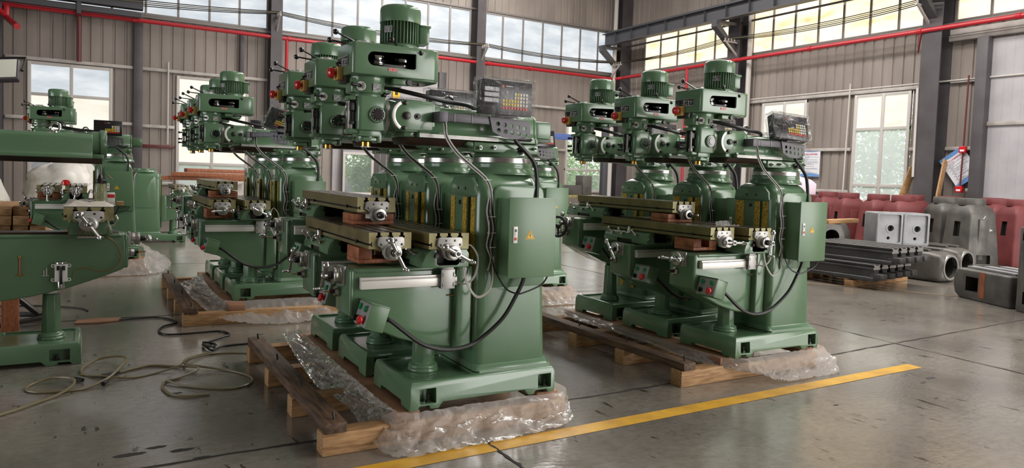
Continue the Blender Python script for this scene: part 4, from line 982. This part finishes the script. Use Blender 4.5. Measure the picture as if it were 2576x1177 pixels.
mill((3.86, 7.08, ZB), 0, 'green milling machine in the gap between centre and right rows, keypad unwrapped', None, wrap=False, dro=(math.radians(-10), 0, math.radians(6)))
c0 = table_cfg(0); c0['tang'] = 15
mill((-.36, 10.8, ZB), 0, 'green milling machine with unwrapped readout, standing behind the large left one', None, rmotor=True, wrap=False, kang=70, **c0)
c1 = table_cfg(1); c1['tang'] = 0
mill((-.36, 11.5, ZB), 0, 'green milling machine hidden behind the one with the unwrapped readout at the left', None, kang=50, dro=None, **c1)
LM = mill((-.05, 6.085, 0), PI, 'large green milling machine without its head, cut off by the left edge of the photo', None, dk=.155, tab=(-.04, .335), tflip=True, tang=-35, dro=None, head=False, cabinet=False, near_bits=False, wide=True, ramx=-.13, kang=90)
mill((1.5, 14.6, 0), PI, 'unfinished green milling machine without turret far behind the left rear row', None, dk=.10, tab=(.08, .36), tflip=True, dro=None, head=False, turret=False, cabinet=False, near_bits=False, crank=False)
# ------------------------------------------------------------------ details of the headless machine at the left
lub = P('lub', 'oil_pump', LM, lambda: MB().box(.09, .165, .12, .19, .57, .69).mat(1).cyl((.128, .155, .69), (.128, .155, .705), .036).cyl((.128, .155, .52), (.128, .155, .57), .024).mat(2).cyl((.128, .195, .55), (.128, .195, .68), .009).box(.1, .155, .19, .2, .65, .685).mat(1).torus((.08, .16, .68), .01, .004, 'y', 12, 6).torus((.175, .16, .68), .01, .004, 'y', 12, 6).torus((.08, .16, .58), .01, .004, 'y', 12, 6).torus((.175, .16, .58), .01, .004, 'y', 12, 6).mesh(['plate_white', 'chrome', 'black'], .003), label='white oil pump with chrome cap')
P('lubtube', 'oil_tube', LM, lambda: MB().tube(cmr([(.06, .17, .59), (.05, .17, .64), (-.02, .17, .66), (-.12, .17, .63), (-.2, .17, .66), (-.24, .16, .74), (-.19, .15, .85), (-.1, .15, .90)], 6), .004, 6).mesh(['brass_tube']))
P('manifold', 'oil_manifold', LM, lambda: (lambda m: ([m.tube(cmr([(-.10+.022*k, .29, .895), (-.09+.022*k, .30, .93), (-.06+.012*k, .27, .96)], 4), .003, 6) for k in range(6)], m.tube(cmr([(.08, .28, .90), (.085, .285, .96)], 2), .0035, 6).tube([(-.16, .28, .90), (-.16, .28, .96)], .0035, 6).mat(1).box(-.13, .03, .27, .29, .885, .895), m.mesh(['copper', 'chrome']))[-1])(MB()))
P('pads', 'copper_oiler', LM, lambda: MB().cyl((.37, .125, .62), (.37, .125, .74), .006).mat(1).cyl((.37, .125, .74), (.37, .125, .75), .011).box(.345, .395, .12, .13, .615, .622).mesh(['copper', 'brass']))
P('clip', 'tube_clip', LM, lambda: MB().box(.2, .245, .12, .13, .605, .61).cyl((.215, .125, .61), (.215, .125, .66), .004).cyl((.23, .125, .61), (.23, .125, .645), .004).mesh(['bright_plate']))
# oil bottle, rag and cartons lying on its table (table top z = 1.10, end at y = 5.75)
TT = 1.1015
bt = empty('oil_bottle', (.06, 6.02, TT+.012)); tag(bt, 'clear bottle of greenish oil with a black cap standing on the left machine table', 'bottle')
link('bottle_body', MB().lathe([(.036, 0), (.04, .006), (.04, .11), (.036, .135), (.032, .15)], n=28).mesh(['bottle_clear']), bt)
link('cap', MB().lathe([(.038, .148), (.04, .152), (.038, .17), (.02, .178), (.014, .2), (.006, .21)], n=24).mesh(['black']), bt)
link('spout', MB().tube(cmr([(.012, 0, .19), (.04, 0, .205), (.06, 0, .195), (.075, 0, .175)], 5), .004, 8).mesh(['hose_olive']), bt)
rg = MB()
gr = [[None]*15 for _ in range(19)]
for i in range(19):
    for j in range(15):
        x, y = -.17+.32*i/18, 5.78+.27*j/14; e = min(i, 18-i, j, 14-j)/4
        z = TT+.002+max(0, noise.noise(Vector((x*14, y*14, 2)))*.03+.026)*min(1, e); gr[i][j] = rg.bm.verts.new((x+.02*noise.noise(Vector((x*9, y*9, 5))), y+.02*noise.noise(Vector((x*9, y*9, 8))), z))
for i in range(18):
    for j in range(14): rg.face((gr[i][j], gr[i+1][j], gr[i+1][j+1], gr[i][j+1]))
tag(link('paper_rag', rg.mesh(['paper_rag'])), 'crumpled grey brown paper sheet under the oil bottle', 'paper')
tag(link('small_carton', MB().box(.105, .155, 6.1, 6.14, TT+.001, TT+.09).mat(1).box(.104, .156, 6.099, 6.141, TT+.05, TT+.08).mesh(['plate_white', 'label_red'], .002)), 'small red and white carton behind the oil bottle', 'box')
tag(link('timber_offcut', MB().box(.165, .21, 5.98, 6.06, TT+.001, TT+.03).mesh(['pine'], .003)), 'little pale wood offcut beside the oil bottle', 'block')
# ------------------------------------------------------------------ skids under the machine rows
def skid(x0, y0, ys, ye, label, n=4):
    r = empty('timber_skid', (x0, y0, 0)); tag(r, label, 'pallet')
    L = ye-ys
    for i in range(n):
        y = ys+.01+(L-.14)*i/(n-1); o = link('cross_beam', MB().box(-.45, 1.0, y-y0, y-y0+.11, 0, .113).mesh(['pine'], .006), r)
    for k, (a, b, m) in enumerate(((-.44, -.33, 'old_wood'), (-.07, .07, 'kraft'), (.80, .95, 'kraft'))):
        link('runner', MB().box(a, b, (ys if k == 0 else ys+.02)-y0, (ye if k == 0 else ye-.02)-y0, .1135, .168).mesh([m], .006), r)
    for i in range(n):
        y = ys+.06+(L-.14)*i/(n-1)-y0; link('bolt', MB().cyl((-.38, y, .16), (-.385, y+.004, .205), .006, n=8).mesh(['dark_steel']), r)
    return r
skid(1.44, YC0, 3.44, 5.48, 'long timber skid under the centre row of machines')
skid(3.968, YC0+.1, 3.60, 5.62, 'long timber skid under the right row of machines')
skid(1.15, 7.3, 6.78, 9.1, 'timber skid under the left rear row, with a runner sticking out')
skid(3.86, 7.1, 6.78, 8.2, 'timber skid under the machine in the gap between the rows', 3)
skid(-.36, 11.0, 10.47, 12.0, 'timber skid under the machines behind the large left one', 3)
# wooden supports between stacked tables
def support(x0, y0, z0, h, wl, d, label, m='block_wood', film=False):
    r = empty('wooden_support', (x0, y0, z0)); tag(r, label, 'support')
    link('bottom_board', MB().box(0, wl, 0, d, 0, .022).mesh([m], .003), r)
    for a in (0, wl-.075): link('block', MB().box(a, a+.075, 0, d, .0225, h).mesh([m], .003), r)
GN = ['centre', 'right', 'left rear']
for gi, (gx, gy) in enumerate(((1.44, YC0), (3.968, YC0+.115), (1.15, 7.28))):
    support(gx-.215, gy-.04, .17+.7555, .086, .23, .2, 'wooden support on the front knee of the %s row, holding up the lower table' % GN[gi])
    support(gx-.13, gy+.33, .17+.9355, .062, .25, .2, 'wooden support on the lower table of the %s row, carrying the topmost table' % GN[gi])
support(-.36-.215, 10.76, .17+.7555, .086, .23, .2, 'wooden support under the left table behind the large left machine')
# ------------------------------------------------------------------ clear plastic sheeting around the skids
def sheet(name, label, inner, outer, n=110, rows=16, amp=.03, seed=1, zi=.178, fold=.085):
    # a film gathered under the machines (inner line, z given) and slumping outward to the floor (outer line)
    I = cmr(inner, 12); O = cmr(outer, 12)
    def at(L, u):
        x = u*(len(L)-1); i = min(int(x), len(L)-2); return L[i].lerp(L[i+1], x-i)
    mb = MB(); G_ = []
    for i in range(n+1):
        u = i/n; a, b = at(I, u), at(O, u); row = []
        for j in range(rows+1):
            v = j/rows; p = a.lerp(b, v)
            sl = math.sin(PI*min(1, v*1.02))
            rg_ = abs(noise.noise(Vector((u*30+v*3+seed, v*2.5, seed))))*2.4-.5; r2_ = abs(noise.noise(Vector((u*75-v*6, v*6, seed+4))))*2-.4
            w = rg_*fold*.42*sl+r2_*.012*(.3+sl)
            p.z = a.z*(1-v)**1.3+b.z*v+amp*sl*noise.noise(Vector((u*18+seed*3, v*3, 1)))+.5*w+noise.noise(Vector((p.x*30, p.y*30, seed)))*.008+.012*(r2_+.4)*(1 if v > .5 else 0)
            d = (b-a); d.z = 0; d = d.normalized() if d.length > 1e-6 else Vector((0, 0, 0))
            p += d*w*.7
            p.z = max(p.z, .006); row.append(mb.bm.verts.new(p))
        G_.append(row)
    for i in range(n):
        for j in range(rows): mb.face((G_[i][j], G_[i+1][j], G_[i+1][j+1], G_[i][j+1]))
    return tag(link(name, mb.mesh(['sheet_film'], ang=80)), label, 'plastic sheet')
z = .176
sheet('plastic_sheet', 'crumpled clear plastic sheet spilling from under the nearest machine onto the floor', [(1.40, 5.6, z), (1.38, 4.9, z), (1.37, 4.2, z), (1.37, 3.6, z), (1.42, 3.42, z), (1.7, 3.41, z), (2.1, 3.41, z), (2.42, 3.42, z), (2.43, 3.8, z), (2.43, 4.4, z)],
      [(1.27, 5.6, .15), (1.22, 4.9, .12), (1.20, 4.3, .09), (1.24, 3.85, .1), (1.28, 3.32, .012), (1.62, 3.25, .01), (2.08, 3.27, .01), (2.42, 3.34, .03), (2.56, 3.75, .03), (2.55, 4.4, .05)], n=170, rows=22, seed=2)
sheet('plastic_sheet', 'clear plastic sheet bunched at the right corner of the right row skid', [(3.93, 5.7, z), (3.91, 5.0, z), (3.90, 4.3, z), (3.90, 3.75, z), (3.98, 3.54, z), (4.3, 3.53, z), (4.6, 3.53, z), (4.93, 3.54, z), (4.96, 3.9, z), (4.96, 4.5, z)],
      [(3.72, 5.7, .18), (3.70, 5.0, .175), (3.72, 4.3, .17), (3.80, 3.75, .12), (4.12, 3.47, .07), (4.28, 3.38, .02), (4.6, 3.38, .012), (4.98, 3.42, .012), (5.08, 3.8, .02), (5.05, 4.5, .03)], n=150, rows=18, seed=5)
sheet('plastic_sheet', 'clear plastic sheet hanging over the near side of the left rear skid', [(1.1, 8.9, z), (1.06, 8.2, z), (1.05, 7.4, z), (1.1, 7.0, z), (1.4, 6.97, z), (1.7, 6.97, z), (2.05, 6.98, z), (2.1, 7.5, z)],
      [(.80, 9.0, .03), (.80, 8.2, .15), (.86, 7.4, .12), (1.0, 6.75, .06), (1.4, 6.6, .012), (1.75, 6.62, .012), (2.1, 6.75, .012), (2.3, 7.5, .02)], n=120, rows=16, seed=8)
sheet('plastic_sheet', 'clear plastic sheet at the foot of the machine in the gap between the rows', [(4.2, 6.78, z), (4.5, 6.78, z), (4.78, 6.78, z), (4.85, 7.1, z), (4.85, 7.8, z)], [(4.2, 6.55, .01), (4.5, 6.52, .01), (4.9, 6.6, .01), (5.15, 7.1, .01), (5.2, 7.8, .01)], n=60, rows=12, seed=11)
sheet('plastic_sheet', 'whitish plastic sheet on the floor right of the machine behind the large left one', [(-.2, 10.45, z), (.2, 10.45, z), (.58, 10.46, z), (.62, 10.9, z+.1), (.62, 11.6, z+.1), (.62, 12.2, z)], [(-.2, 10.15, .01), (.25, 10.1, .01), (.72, 10.2, .01), (.95, 10.9, .01), (1.0, 11.7, .01), (.95, 12.4, .01)], n=90, rows=14, seed=14, amp=.06)
sheet('plastic_sheet', 'little transparent plastic scrap on the lower table of the right row', [(4.02, 3.85, 1.135), (4.08, 3.84, 1.14), (4.14, 3.83, 1.135)], [(4.0, 3.78, 1.112), (4.08, 3.77, 1.112), (4.18, 3.76, 1.112)], n=20, rows=8, seed=17, amp=.02, fold=.02)
# ------------------------------------------------------------------ hoses, scraps and cardboard on the floor
def hose(pts, label, r=.0085, m='hose_olive', lift=0):
    L = []
    for i, p in enumerate(pts):
        zz = p[2] if len(p) > 2 else r+.001
        L.append((p[0], p[1], zz))
    return tag(link('floor_hose', MB().tube(cmr(L, 6), r, 8).mesh([m])), label, 'hose')
hose([(-.9, 4.42), (-.43, 4.76), (-.29, 4.9), (-.18, 5.02), (-.09, 5.15, .03), (-.1, 5.28, .04), (-.21, 5.37, .03), (-.31, 5.35), (-.34, 5.24), (-.28, 5.15), (-.16, 5.11), (-.02, 5.13), (.1, 5.23, .03), (.18, 5.43, .05), (.22, 5.58, .06), (.18, 5.72, .05), (.06, 5.78, .03), (-.03, 5.68), (-.05, 5.53), (0, 5.42), (.1, 5.39), (.24, 5.48), (.37, 5.53), (.51, 5.45), (.63, 5.34, .02), (.63, 5.25, .02), (.51, 5.14), (.43, 5.1), (.40, 5.0), (.40, 4.92), (.43, 4.79), (.51, 4.71), (.64, 4.70)], 'olive hose looping twice across the floor at the lower left')
hose([(-.05, 5.48), (.08, 5.33, .02), (.24, 5.27), (.40, 5.34), (.54, 5.41, .025), (.6, 5.58, .02), (.76, 5.71), (.92, 5.7), (1.1, 5.6)], 'thin olive hose running between the floor loops and the centre skid', .006)
hose([(.43, 5.08, .02), (.51, 4.96), (.64, 4.84), (.77, 4.77), (.87, 4.8), (.93, 4.9), (.92, 5.04), (.82, 5.21), (.65, 5.34, .025), (.58, 5.42, .03), (.58, 5.52, .02), (.62, 5.65), (.76, 5.76)], 'dark hose in a wide loop left of the centre skid', .0075)
hose([(.15, 7.25), (.35, 7.29), (.55, 7.27), (.66, 7.05), (.65, 6.95), (.55, 6.85), (.5, 6.66), (.55, 6.51), (.73, 6.49), (.95, 6.49), (1.01, 6.33), (.95, 6.26), (.8, 6.11), (.76, 5.98, .02), (.8, 5.86, .03), (.85, 5.94, .02), (.83, 6.07), (.77, 6.05, .025), (.8, 5.83), (.9, 5.93), (1.1, 5.95)], 'dark hose with a small coil between the left rear skid and the centre skid', .008, 'rubber')
hose([(-1.2, 8.35), (-.74, 8.3), (-.55, 8.28), (-.25, 8.13), (-.07, 7.95), (-.02, 7.8)], 'thin dark hose on the floor behind the post of the left machine', .007, 'rubber')
sp = MB(); sp.box(-.03, .03, -.02, .02, 0, .02); 
for i, (x, y, l) in enumerate(((.12, 5.36, 'black hose connector lying inside the larger hose loop'), (.1, 5.2, 'second black hose connector, just in front of the larger loop'), (-.06, 5.34, 'flat dark scrap beside the smaller hose loop'))):
    tag(link('hose_connector', MB().cyl((-.05, 0, .015), (.02, .02, .015), .013, n=10).cyl((.02, .02, .015), (.055, .03, .02), .008).mesh(['rubber']), None, (x, y, .001), (0, 0, i)), l, 'connector')
def stain(x, y, s, seed, m='crack', st=1.0):
    rr = random.Random(seed); b = MB(); n = 26
    vs = [b.bm.verts.new((x+s*(1+.5*noise.noise(Vector((math.cos(2*PI*i/n)*2, math.sin(2*PI*i/n)*2, seed))))*math.cos(2*PI*i/n)*st, y+s*.5*(1+.6*noise.noise(Vector((math.cos(2*PI*i/n)*2, math.sin(2*PI*i/n)*2, seed+9))))*math.sin(2*PI*i/n), .0015)) for i in range(n)]
    b.face(vs); o = link('floor_stain', b.mesh([m])); o['kind'] = 'structure'; return o
for i, (x, y, s) in enumerate(((.17, 3.88, .045), (.29, 3.93, .03), (.40, 3.84, .035), (.47, 3.7, .025), (.46, 4.83, .025), (5.5, 3.02, .035), (5.32, 2.97, .02), (6.3, 2.4, .04), (6.5, 2.2, .03), (7.4, 4.6, .025), (8.0, 5.1, .03), (5.2, 3.95, .03), (4.2, 2.9, .015), (5.0, 2.7, .015))): stain(x, y, s, i, st=1.6)
cbd = MB(); pr = [(0, .0), (.18, -.03), (.34, .02), (.36, .12), (.2, .16), (.02, .12)]
cbd.prism(pr, 'z', .003, .018)
tag(link('cardboard_scrap', cbd.mesh(['kraft'], .002), None, (-.12, 7.22, 0)), 'torn cardboard piece on the floor right of the left machine base', 'cardboard')
jk = empty('steel_stand', (-.5, 7.5, 0)); tag(jk, 'dark steel stand with sloping legs on the floor behind the left machine', 'stand')
for a, b in (((-.25, 0, .42), (.12, -.1, .07)), ((-.3, -.5, .05), (.2, -.15, .06)), ((-.3, .2, .05), (.2, -.05, .06))):
    d = Vector(b)-Vector(a); o = link('leg', MB().box(-.03, .03, -.018, .018, 0, d.length).mesh(['dark_steel'], .004), jk, a); o.rotation_euler = d.to_track_quat('Z', 'Y').to_euler()
link('foot', MB().box(.15, .25, -.16, -.04, .0, .06).mesh(['black'], .005), jk)
tag(link('wooden_post', MB().box(-1.16, -.99, 8.9, 9.06, .0, .95).mesh(['block_wood'], .005)), 'reddish wooden post standing at the left edge behind the left machine', 'post')
tag(link('wooden_post', MB().box(-.62, -.5, 7.0, 7.05, .0, .55).mesh(['block_wood'], .005)), 'short reddish board standing behind the post of the left machine', 'board')
# ------------------------------------------------------------------ plastic covered goods and timber at the left rear
def heap(name, c, rx, ry, h, label, seed):
    mb = MB(); n, k = 56, 22; G_ = []
    for j in range(k+1):
        t = j/k*PI/2; row = []
        for i in range(n):
            a = 2*PI*i/n; p = Vector((rx*math.cos(a)*math.cos(t)**.6, ry*math.sin(a)*math.cos(t)**.6, h*math.sin(t)))
            q = noise.noise_vector(Vector((p.x*2.2, p.y*2.2, p.z*3+seed)))*.16+noise.noise_vector(Vector((p.x*7, p.y*7, p.z*9+seed)))*.05
            p += q*min(1, .25+t); p.z = max(0, p.z); row.append(mb.bm.verts.new(p))
        G_.append(row)
    for j in range(k):
        for i in range(n): mb.face((G_[j][i], G_[j][(i+1) % n], G_[j+1][(i+1) % n], G_[j+1][i]))
    return tag(link(name, mb.mesh(['white_sack'], ang=80), None, c), label, 'covered goods')
heap('plastic_covered_goods', (-1.75, 14.5, 0), .62, .85, 1.42, 'tall white plastic covered heap at the left edge', 3)
heap('plastic_covered_goods', (-.4, 15.2, 0), .68, .95, 1.36, 'white plastic covered heap under the far left window', 9)
heap('plastic_covered_goods', (3.1, 19.6, 0), 1.25, 1.0, 1.02, 'plastic covered heap under the second back window', 15)
k = 0
for r in range(5):
    for c in range(4):
        tag(link('timber_beam', MB().box(-.09, .09, -.7, .7, 0, .13).mesh(['pine'], .006), None, (-1.23+.2*c+random.uniform(-.01, .01), 12.62+random.uniform(-.05, .05), .1+.135*r)), 'sawn end of a timber beam stacked in front of the white heap', 'timber', 'beams of the timber stack at the left')
for c in range(2):
    tag(link('stack_bearer', MB().box(-1.35, -.5, 12.2+.7*c, 12.35+.7*c, 0, .098).mesh(['old_wood'], .005)), ['near', 'far'][c]+' bearer under the timber stack at the left', 'timber')
for i, (x, y, a) in enumerate(((2.35, 18.6, .1), (2.6, 18.3, -.05), (2.9, 18.7, .2))):
    tag(link('wrapped_plank', MB().box(-1.0, 1.0, -.12, .12, 0, .09).mesh(['block_wood'], .008), None, (x, y, 1.05+.095*i), (0, 0, a)), ['lowest', 'middle', 'topmost'][i]+' reddish plank on the heap under the second back window', 'plank')
tag(link('red_cap', MB().lathe([(.03, 0), (.05, .01), (.045, .05), (.02, .07)], (0, 0, 0), 'z', 14).mesh(['red_plastic']), None, (-.27, 10.55, 1.106)), 'small red object lying on the table behind the large left machine', 'cap')
# ------------------------------------------------------------------ raw castings on the right
def column_casting(loc, rz, m, label, group=None, s=1.0, chalk=0):
    r = empty('column_casting', loc, rz); tag(r, label, 'casting', group)
    def sec(z, w, d, k=.035): return rrect(-w, w, -d, d, k, z, 3)
    b = MB().loft([sec(0, .32, .37), sec(.2, .318, .365), sec(.98, .265, .305), sec(1.02, .26, .30), sec(1.10, .235, .27, .06), sec(1.16, .2, .225, .1), sec(1.18, .185, .205, .12)])
    b.lathe([(.225, 1.16), (.222, 1.29), (.215, 1.30), (.18, 1.30)], n=36)
    b.prism([(-.12, .14), (.12, .14), (.095, .92), (-.095, .92)], 'y', -.35, -.26).prism([(-.05, .16), (.05, .16), (.04, .9), (-.04, .9)], 'y', -.352, -.3)
    me = b.mesh([m], .01)
    c = MB()
    for sx in (-1, 1): c.box(sx*.42-.2, sx*.42+.2, -.09, .07, .58, .86)
    c.box(-.14, .14, -.5, -.3, .1, .26) if chalk else c.box(-.02, .02, -.42, -.35, .01, .02)
    me = cut(me, c.mesh(['slot_dark']))
    link('body', me, r)
    if chalk:
        for pts in ([(-.2, -.285, 1.05), (-.12, -.285, 1.02), (-.16, -.29, .98), (-.1, -.29, 1.0)], [(-.05, -.285, 1.05), (.0, -.305, .93), (.04, -.305, .98)], [(.1, -.32, .75), (.16, -.32, .73), (.12, -.325, .71), (.18, -.325, .72)], [(-.14, -.335, .42), (.18, -.325, .58), (.1, -.33, .49), (-.2, -.345, .33)]):
            link('chalk_mark', MB().tube(cmr(pts, 4), .006, 5).mesh(['chalk']), r)
    if s != 1: r.scale = (s,)*3
    return r
def at_px(*a): pass
RC = 'red primed column castings along the right wall'
reds = [(15.8, 11.45, 'leftmost red column casting of the row under the near right window'), (15.1, 10.4, 'second red column casting from the left in the row along the right wall'), (14.75, 9.45, 'third red column casting from the left along the right wall'), (14.5, 8.75, 'fourth red column casting, just left of the two bare grey ones'),
        (17.0, 10.0, 'red column casting in the rear row behind the left bare grey one'), (17.0, 9.15, 'red column casting in the rear row behind the right bare grey one'), (17.7, 8.6, 'red column casting in the rear row, right of the bare grey ones'), (16.6, 7.95, 'red column casting right of the bare grey ones, half behind the front one'), (15.75, 7.15, 'red column casting in front at the right frame edge'), (18.1, 7.5, 'red column casting in the rear row before the tall pale door')]
for x, y, l in reds: column_casting((x, y, 0), math.radians(-32), 'red_primer', l, RC)
column_casting((14.8, 8.05, 0), math.radians(-30), 'castings_grey', 'bare grey column casting, the left and darker of the two', None)
column_casting((14.3, 7.3, 0), math.radians(-24), 'castings_grey', 'bare grey column casting with chalk scribbles and a square opening', None, 1.0, 1)
# two base castings standing on edge
def base_casting(loc, rz, label):
    r = empty('base_casting', loc, rz); tag(r, label, 'casting')
    me = MB().loft([[Vector((v.x, y, v.y)) for v in rrect(-.215, .215, 0, .53, .03, 0)] for y in (0, .42)]).mesh(['casting_light'], .006)
    c = MB().loft([[Vector((v.x, y, v.y)) for v in rrect(-.18, .18, .04, .495, .03, 0)] for y in (-.2, .035)])
    c.cyl((0.03, -.2, .27), (.03, .3, .27), .05, n=24).cyl((.0, -.2, .11), (.0, .3, .11), .026, n=20)
    me = cut(me, c.mesh(['casting_light'])); o = link('body', me, r)
    link('boss', MB().ring([(.052, .03), (.08, .03), (.08, .04), (.052, .04)], (.03, 0, .27), 'y', 28).mesh(['casting_light']), r)
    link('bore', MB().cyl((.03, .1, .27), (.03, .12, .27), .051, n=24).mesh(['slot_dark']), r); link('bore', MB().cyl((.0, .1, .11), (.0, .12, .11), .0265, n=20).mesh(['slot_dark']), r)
base_casting((11.28, 7.0, .505), math.radians(-30), 'pale base casting standing on edge with a round bore, the left of two')
base_casting((11.66, 6.78, .505), math.radians(-30), 'pale base casting standing on edge with a round bore, the right of two')
# arched bracket castings and a plank
for i, (x, y) in enumerate(((10.5, 7.5), (11.0, 7.75))):
    me = MB().prism([(-.25, 0), (.25, 0), (.30, .1), (.22, .55), (.16, .66), (-.16, .66), (-.22, .55), (-.3, .1)], 'y', 0, .45).mesh(['castings_grey'], .02)
    me = cut(me, MB().loft([[Vector((v.x, yy, v.y)) for v in rrect(-.13, .13, .2, .58, .12, 0, 8)] for yy in (-.2, .3)]).mesh(['slot_dark']))
    tag(link('bracket_casting', me, None, (x, y, .14), (0, 0, math.radians(-25))), ['arched bracket casting with an oval opening, right behind the electrical cabinet', 'second arched bracket casting with an oval opening, farther right'][i], 'casting')
    tag(link('casting_block', MB().box(-.28, .28, .02, .4, 0, .138).mesh(['old_wood'], .01), None, (x, y, 0), (0, 0, math.radians(-25))), ['timber block under the first arched bracket casting', 'timber block under the second arched bracket casting'][i], 'block')
tag(link('loose_plank', MB().box(-.07, .07, -1.2, 0, 0, .07).mesh(['pine'], .004), None, (11.75, 7.95, .802), (0, 0, math.radians(-78))), 'wooden plank lying across the arched castings, its pale sawn end showing', 'plank')
# stack of slide castings on timber bearers
for i, (x0, y0, x1, l) in enumerate(((9.42, 6.34, 11.0, 'front white flecked timber bearer under the slide castings'), (9.35, 7.15, 11.0, 'rear timber bearer under the slide castings'))):
    tag(link('stack_bearer', MB().box(0, x1-x0, 0, .14, 0, .098).mesh(['pine' if i else 'pine'], .008), None, (x0, y0, 0), (0, 0, .09)), l, 'timber')
def slide_casting(loc, rz, label, L=1.35):
    r = empty('slide_casting', loc, rz); tag(r, label, 'casting', None)
    pr = [(-.09, 0), (.09, 0), (.09, .05), (.06, .07), (.06, .15), (.085, .165), (.085, .19), (.06, .20), (.085, .235), (.04, .235), (.04, .222), (-.04, .222), (-.04, .235), (-.085, .235), (-.06, .20), (-.085, .19), (-.085, .165), (-.06, .15), (-.06, .07), (-.09, .05)]
    link('body', MB().prism(pr, 'y', 0, L).mesh(['casting_dark'], .004), r)
    link('machined_ways', MB().box(-.083, -.042, .002, L-.002, .2355, .237).box(.042, .083, .002, L-.002, .2355, .237).prism([(x, z) for x, z in pr if z > .16], 'y', -.002, 0).mesh(['machined']), r)
    link('end_lug', MB().loft([[Vector((v.x, v.y, zz)) for v in rrect(-.08, .10, -.12, .1, .05, 0)] for zz in (.03, .11)]).mesh(['casting_dark'], .01), r)
SG = ['first from the left', 'second from the left', 'third from the left', 'fourth from the left', 'fifth from the left']
for i in range(5): slide_casting((9.52+.26*i, 6.06+.045*i, .115), math.radians(3), 'grey slide casting in the bottom layer of the stack, '+SG[i])
for i in range(4): slide_casting((9.72+.27*i, 5.93+.04*i, .353), math.radians(3), 'grey slide casting in the top layer of the stack, '+SG[i])
# knee castings with round mouths
def knee_casting(loc, rz, label, m='castings_grey', L=1.5):
    r = empty('knee_casting', loc, rz); tag(r, label, 'casting')
    def sec(y, i=0): return [Vector((v.x, y, v.y)) for v in rrect(-.26+i, .26-i, 0+i*.5, .46-i, .07, 0)]
    me = MB().loft([sec(0, .08), sec(.05, .03), sec(.2), sec(L)]).mesh([m], .015)
    me = cut(me, MB().cyl((0, -.2, .235), (0, .5, .235), .165, n=32).box(-.4, -.2, .5, .85, .12, .30).mesh(['slot_dark']))
    link('body', me, r)
    link('mouth_rim', MB().ring([(.165, -.012), (.195, -.012), (.195, .05), (.165, .05)], (0, 0, .235), 'y', 36).mesh(['machined']), r)
    for xx in (-.15, .15): link('slideway', MB().box(xx-.04, xx+.04, .25, L-.02, .46, .495).mat(1).box(xx-.04, xx+.04, .25, L-.02, .495, .498).mesh([m, 'machined'], .003), r)
knee_casting((11.5, 6.12, 0), math.radians(-2), 'dark knee casting lying with its round mouth towards the big grey one')
knee_casting((12.6, 6.45, 0), math.radians(-2), 'second knee casting with a round mouth, lying farther back')
# big lying casting and the upright one at the frame edge
bc = empty('bed_casting', (10.15, 5.36, 0)); tag(bc, 'large grey bed casting lying on the floor, with a rust stripe and a rectangular opening', 'casting'); bc.rotation_euler = (0, 0, math.radians(-25))
me = MB().prism([(-1.0, 0), (-.12, 0), (-.03, .05), (0, .16), (0, .30), (-.08, .40), (-1.0, .40)], 'x', 0, .75).mesh(['castings_grey'], .03, 3)
me = cut(me, MB().box(-.2, .3, -.46, -.24, .11, .30).mesh(['slot_dark'])); link('body', me, bc)
link('rust_stripe', MB().box(-.003, .0, -.58, -.48, .05, .38).mesh(['rust']), bc)
[link('slideway', MB().box(a, a+.11, -.97, -.15, .398, .43).mesh(['casting_light'], .005), bc) for a in (.08, .32, .55)]
up = empty('column_casting', (9.70, 4.39, 0), math.radians(-25)); tag(up, 'upright grey casting cut off by the right edge of the photo', 'casting')
me = MB().loft([rrect(-.03, .55, -.8, -.03, .05, zz) for zz in (0, 1.02)]).mesh(['castings_grey'], .02)
me = cut(me, MB().box(-.5, .1, -.3, -.15, .1, .25).box(-.5, .1, -.2, -.1, .86, .95).mesh(['slot_dark'])); link('body', me, up)
tag(link('pale_board', MB().prism([(-.3, 0), (.3, 0), (.32, .28), (.2, .38), (-.3, .52)], 'y', -.02, .02).mesh(['pale_foam'], .004), None, (15.9, 12.25, 1.2), (math.radians(-8), 0, math.radians(-35))), 'pale pinkish sheet rising above the leftmost red castings', 'board')
tag(link('board_stand', MB().box(-.5, .5, -.3, .3, 0, 1.19).mesh(['red_primer'], .02), None, (16.0, 12.4, 0), (0, 0, math.radians(-35))), 'low red casting block under the pale pinkish sheet', 'casting')
# distant parts table and blue jib at the back
dt = empty('parts_bench', (12.9, 18.2, 0)); tag(dt, 'far grey machine part on a bench, seen between the right row machines', 'bench')
link('bench_top', MB().box(-1.0, 1.0, -.4, .4, .8, .9).mesh(['table_end'], .01), dt)
for x in (-.9, .9):
    for y in (-.33, .33): link('leg', MB().box(x-.05, x+.05, y-.05, y+.05, 0, .8).mesh(['casting_dark']), dt)
link('machine_part', MB().box(-.8, .1, -.25, .25, .9, 1.2).box(.15, .5, -.2, .2, .9, 1.5).mesh(['castings_grey'], .02), dt)
jb = empty('jib_crane', (14.6, 19.0, 0)); tag(jb, 'blue jib crane arm far behind the right row', 'crane')
link('mast', MB().box(-.09, .09, -.09, .09, 0, 3.2).mesh(['beam_paint'], .01), jb); link('arm', MB().box(-2.6, .1, -.06, .06, 2.62, 2.8).prism([(-2.6, 2.62), (-2.6, 2.5), (-2.45, 2.5), (-2.2, 2.62)], 'y', -.06, .06).mesh(['blue_steel'], .01), jb)
yl = empty('warning_banner', (9.05, 23.55, 4.1)); tag(yl, 'narrow yellow and dark notice hung high on the white back door', 'sign')
link('banner', MB().box(-.13, .13, 0, .02, -.35, .45).mesh(['warn_yellow']), yl); link('symbol', MB().box(-.06, .06, -.004, 0, .2, .32).box(-.05, .05, -.004, 0, -.05, .1).box(-.06, .06, -.004, 0, -.27, -.15).mesh(['plate_black']), yl)
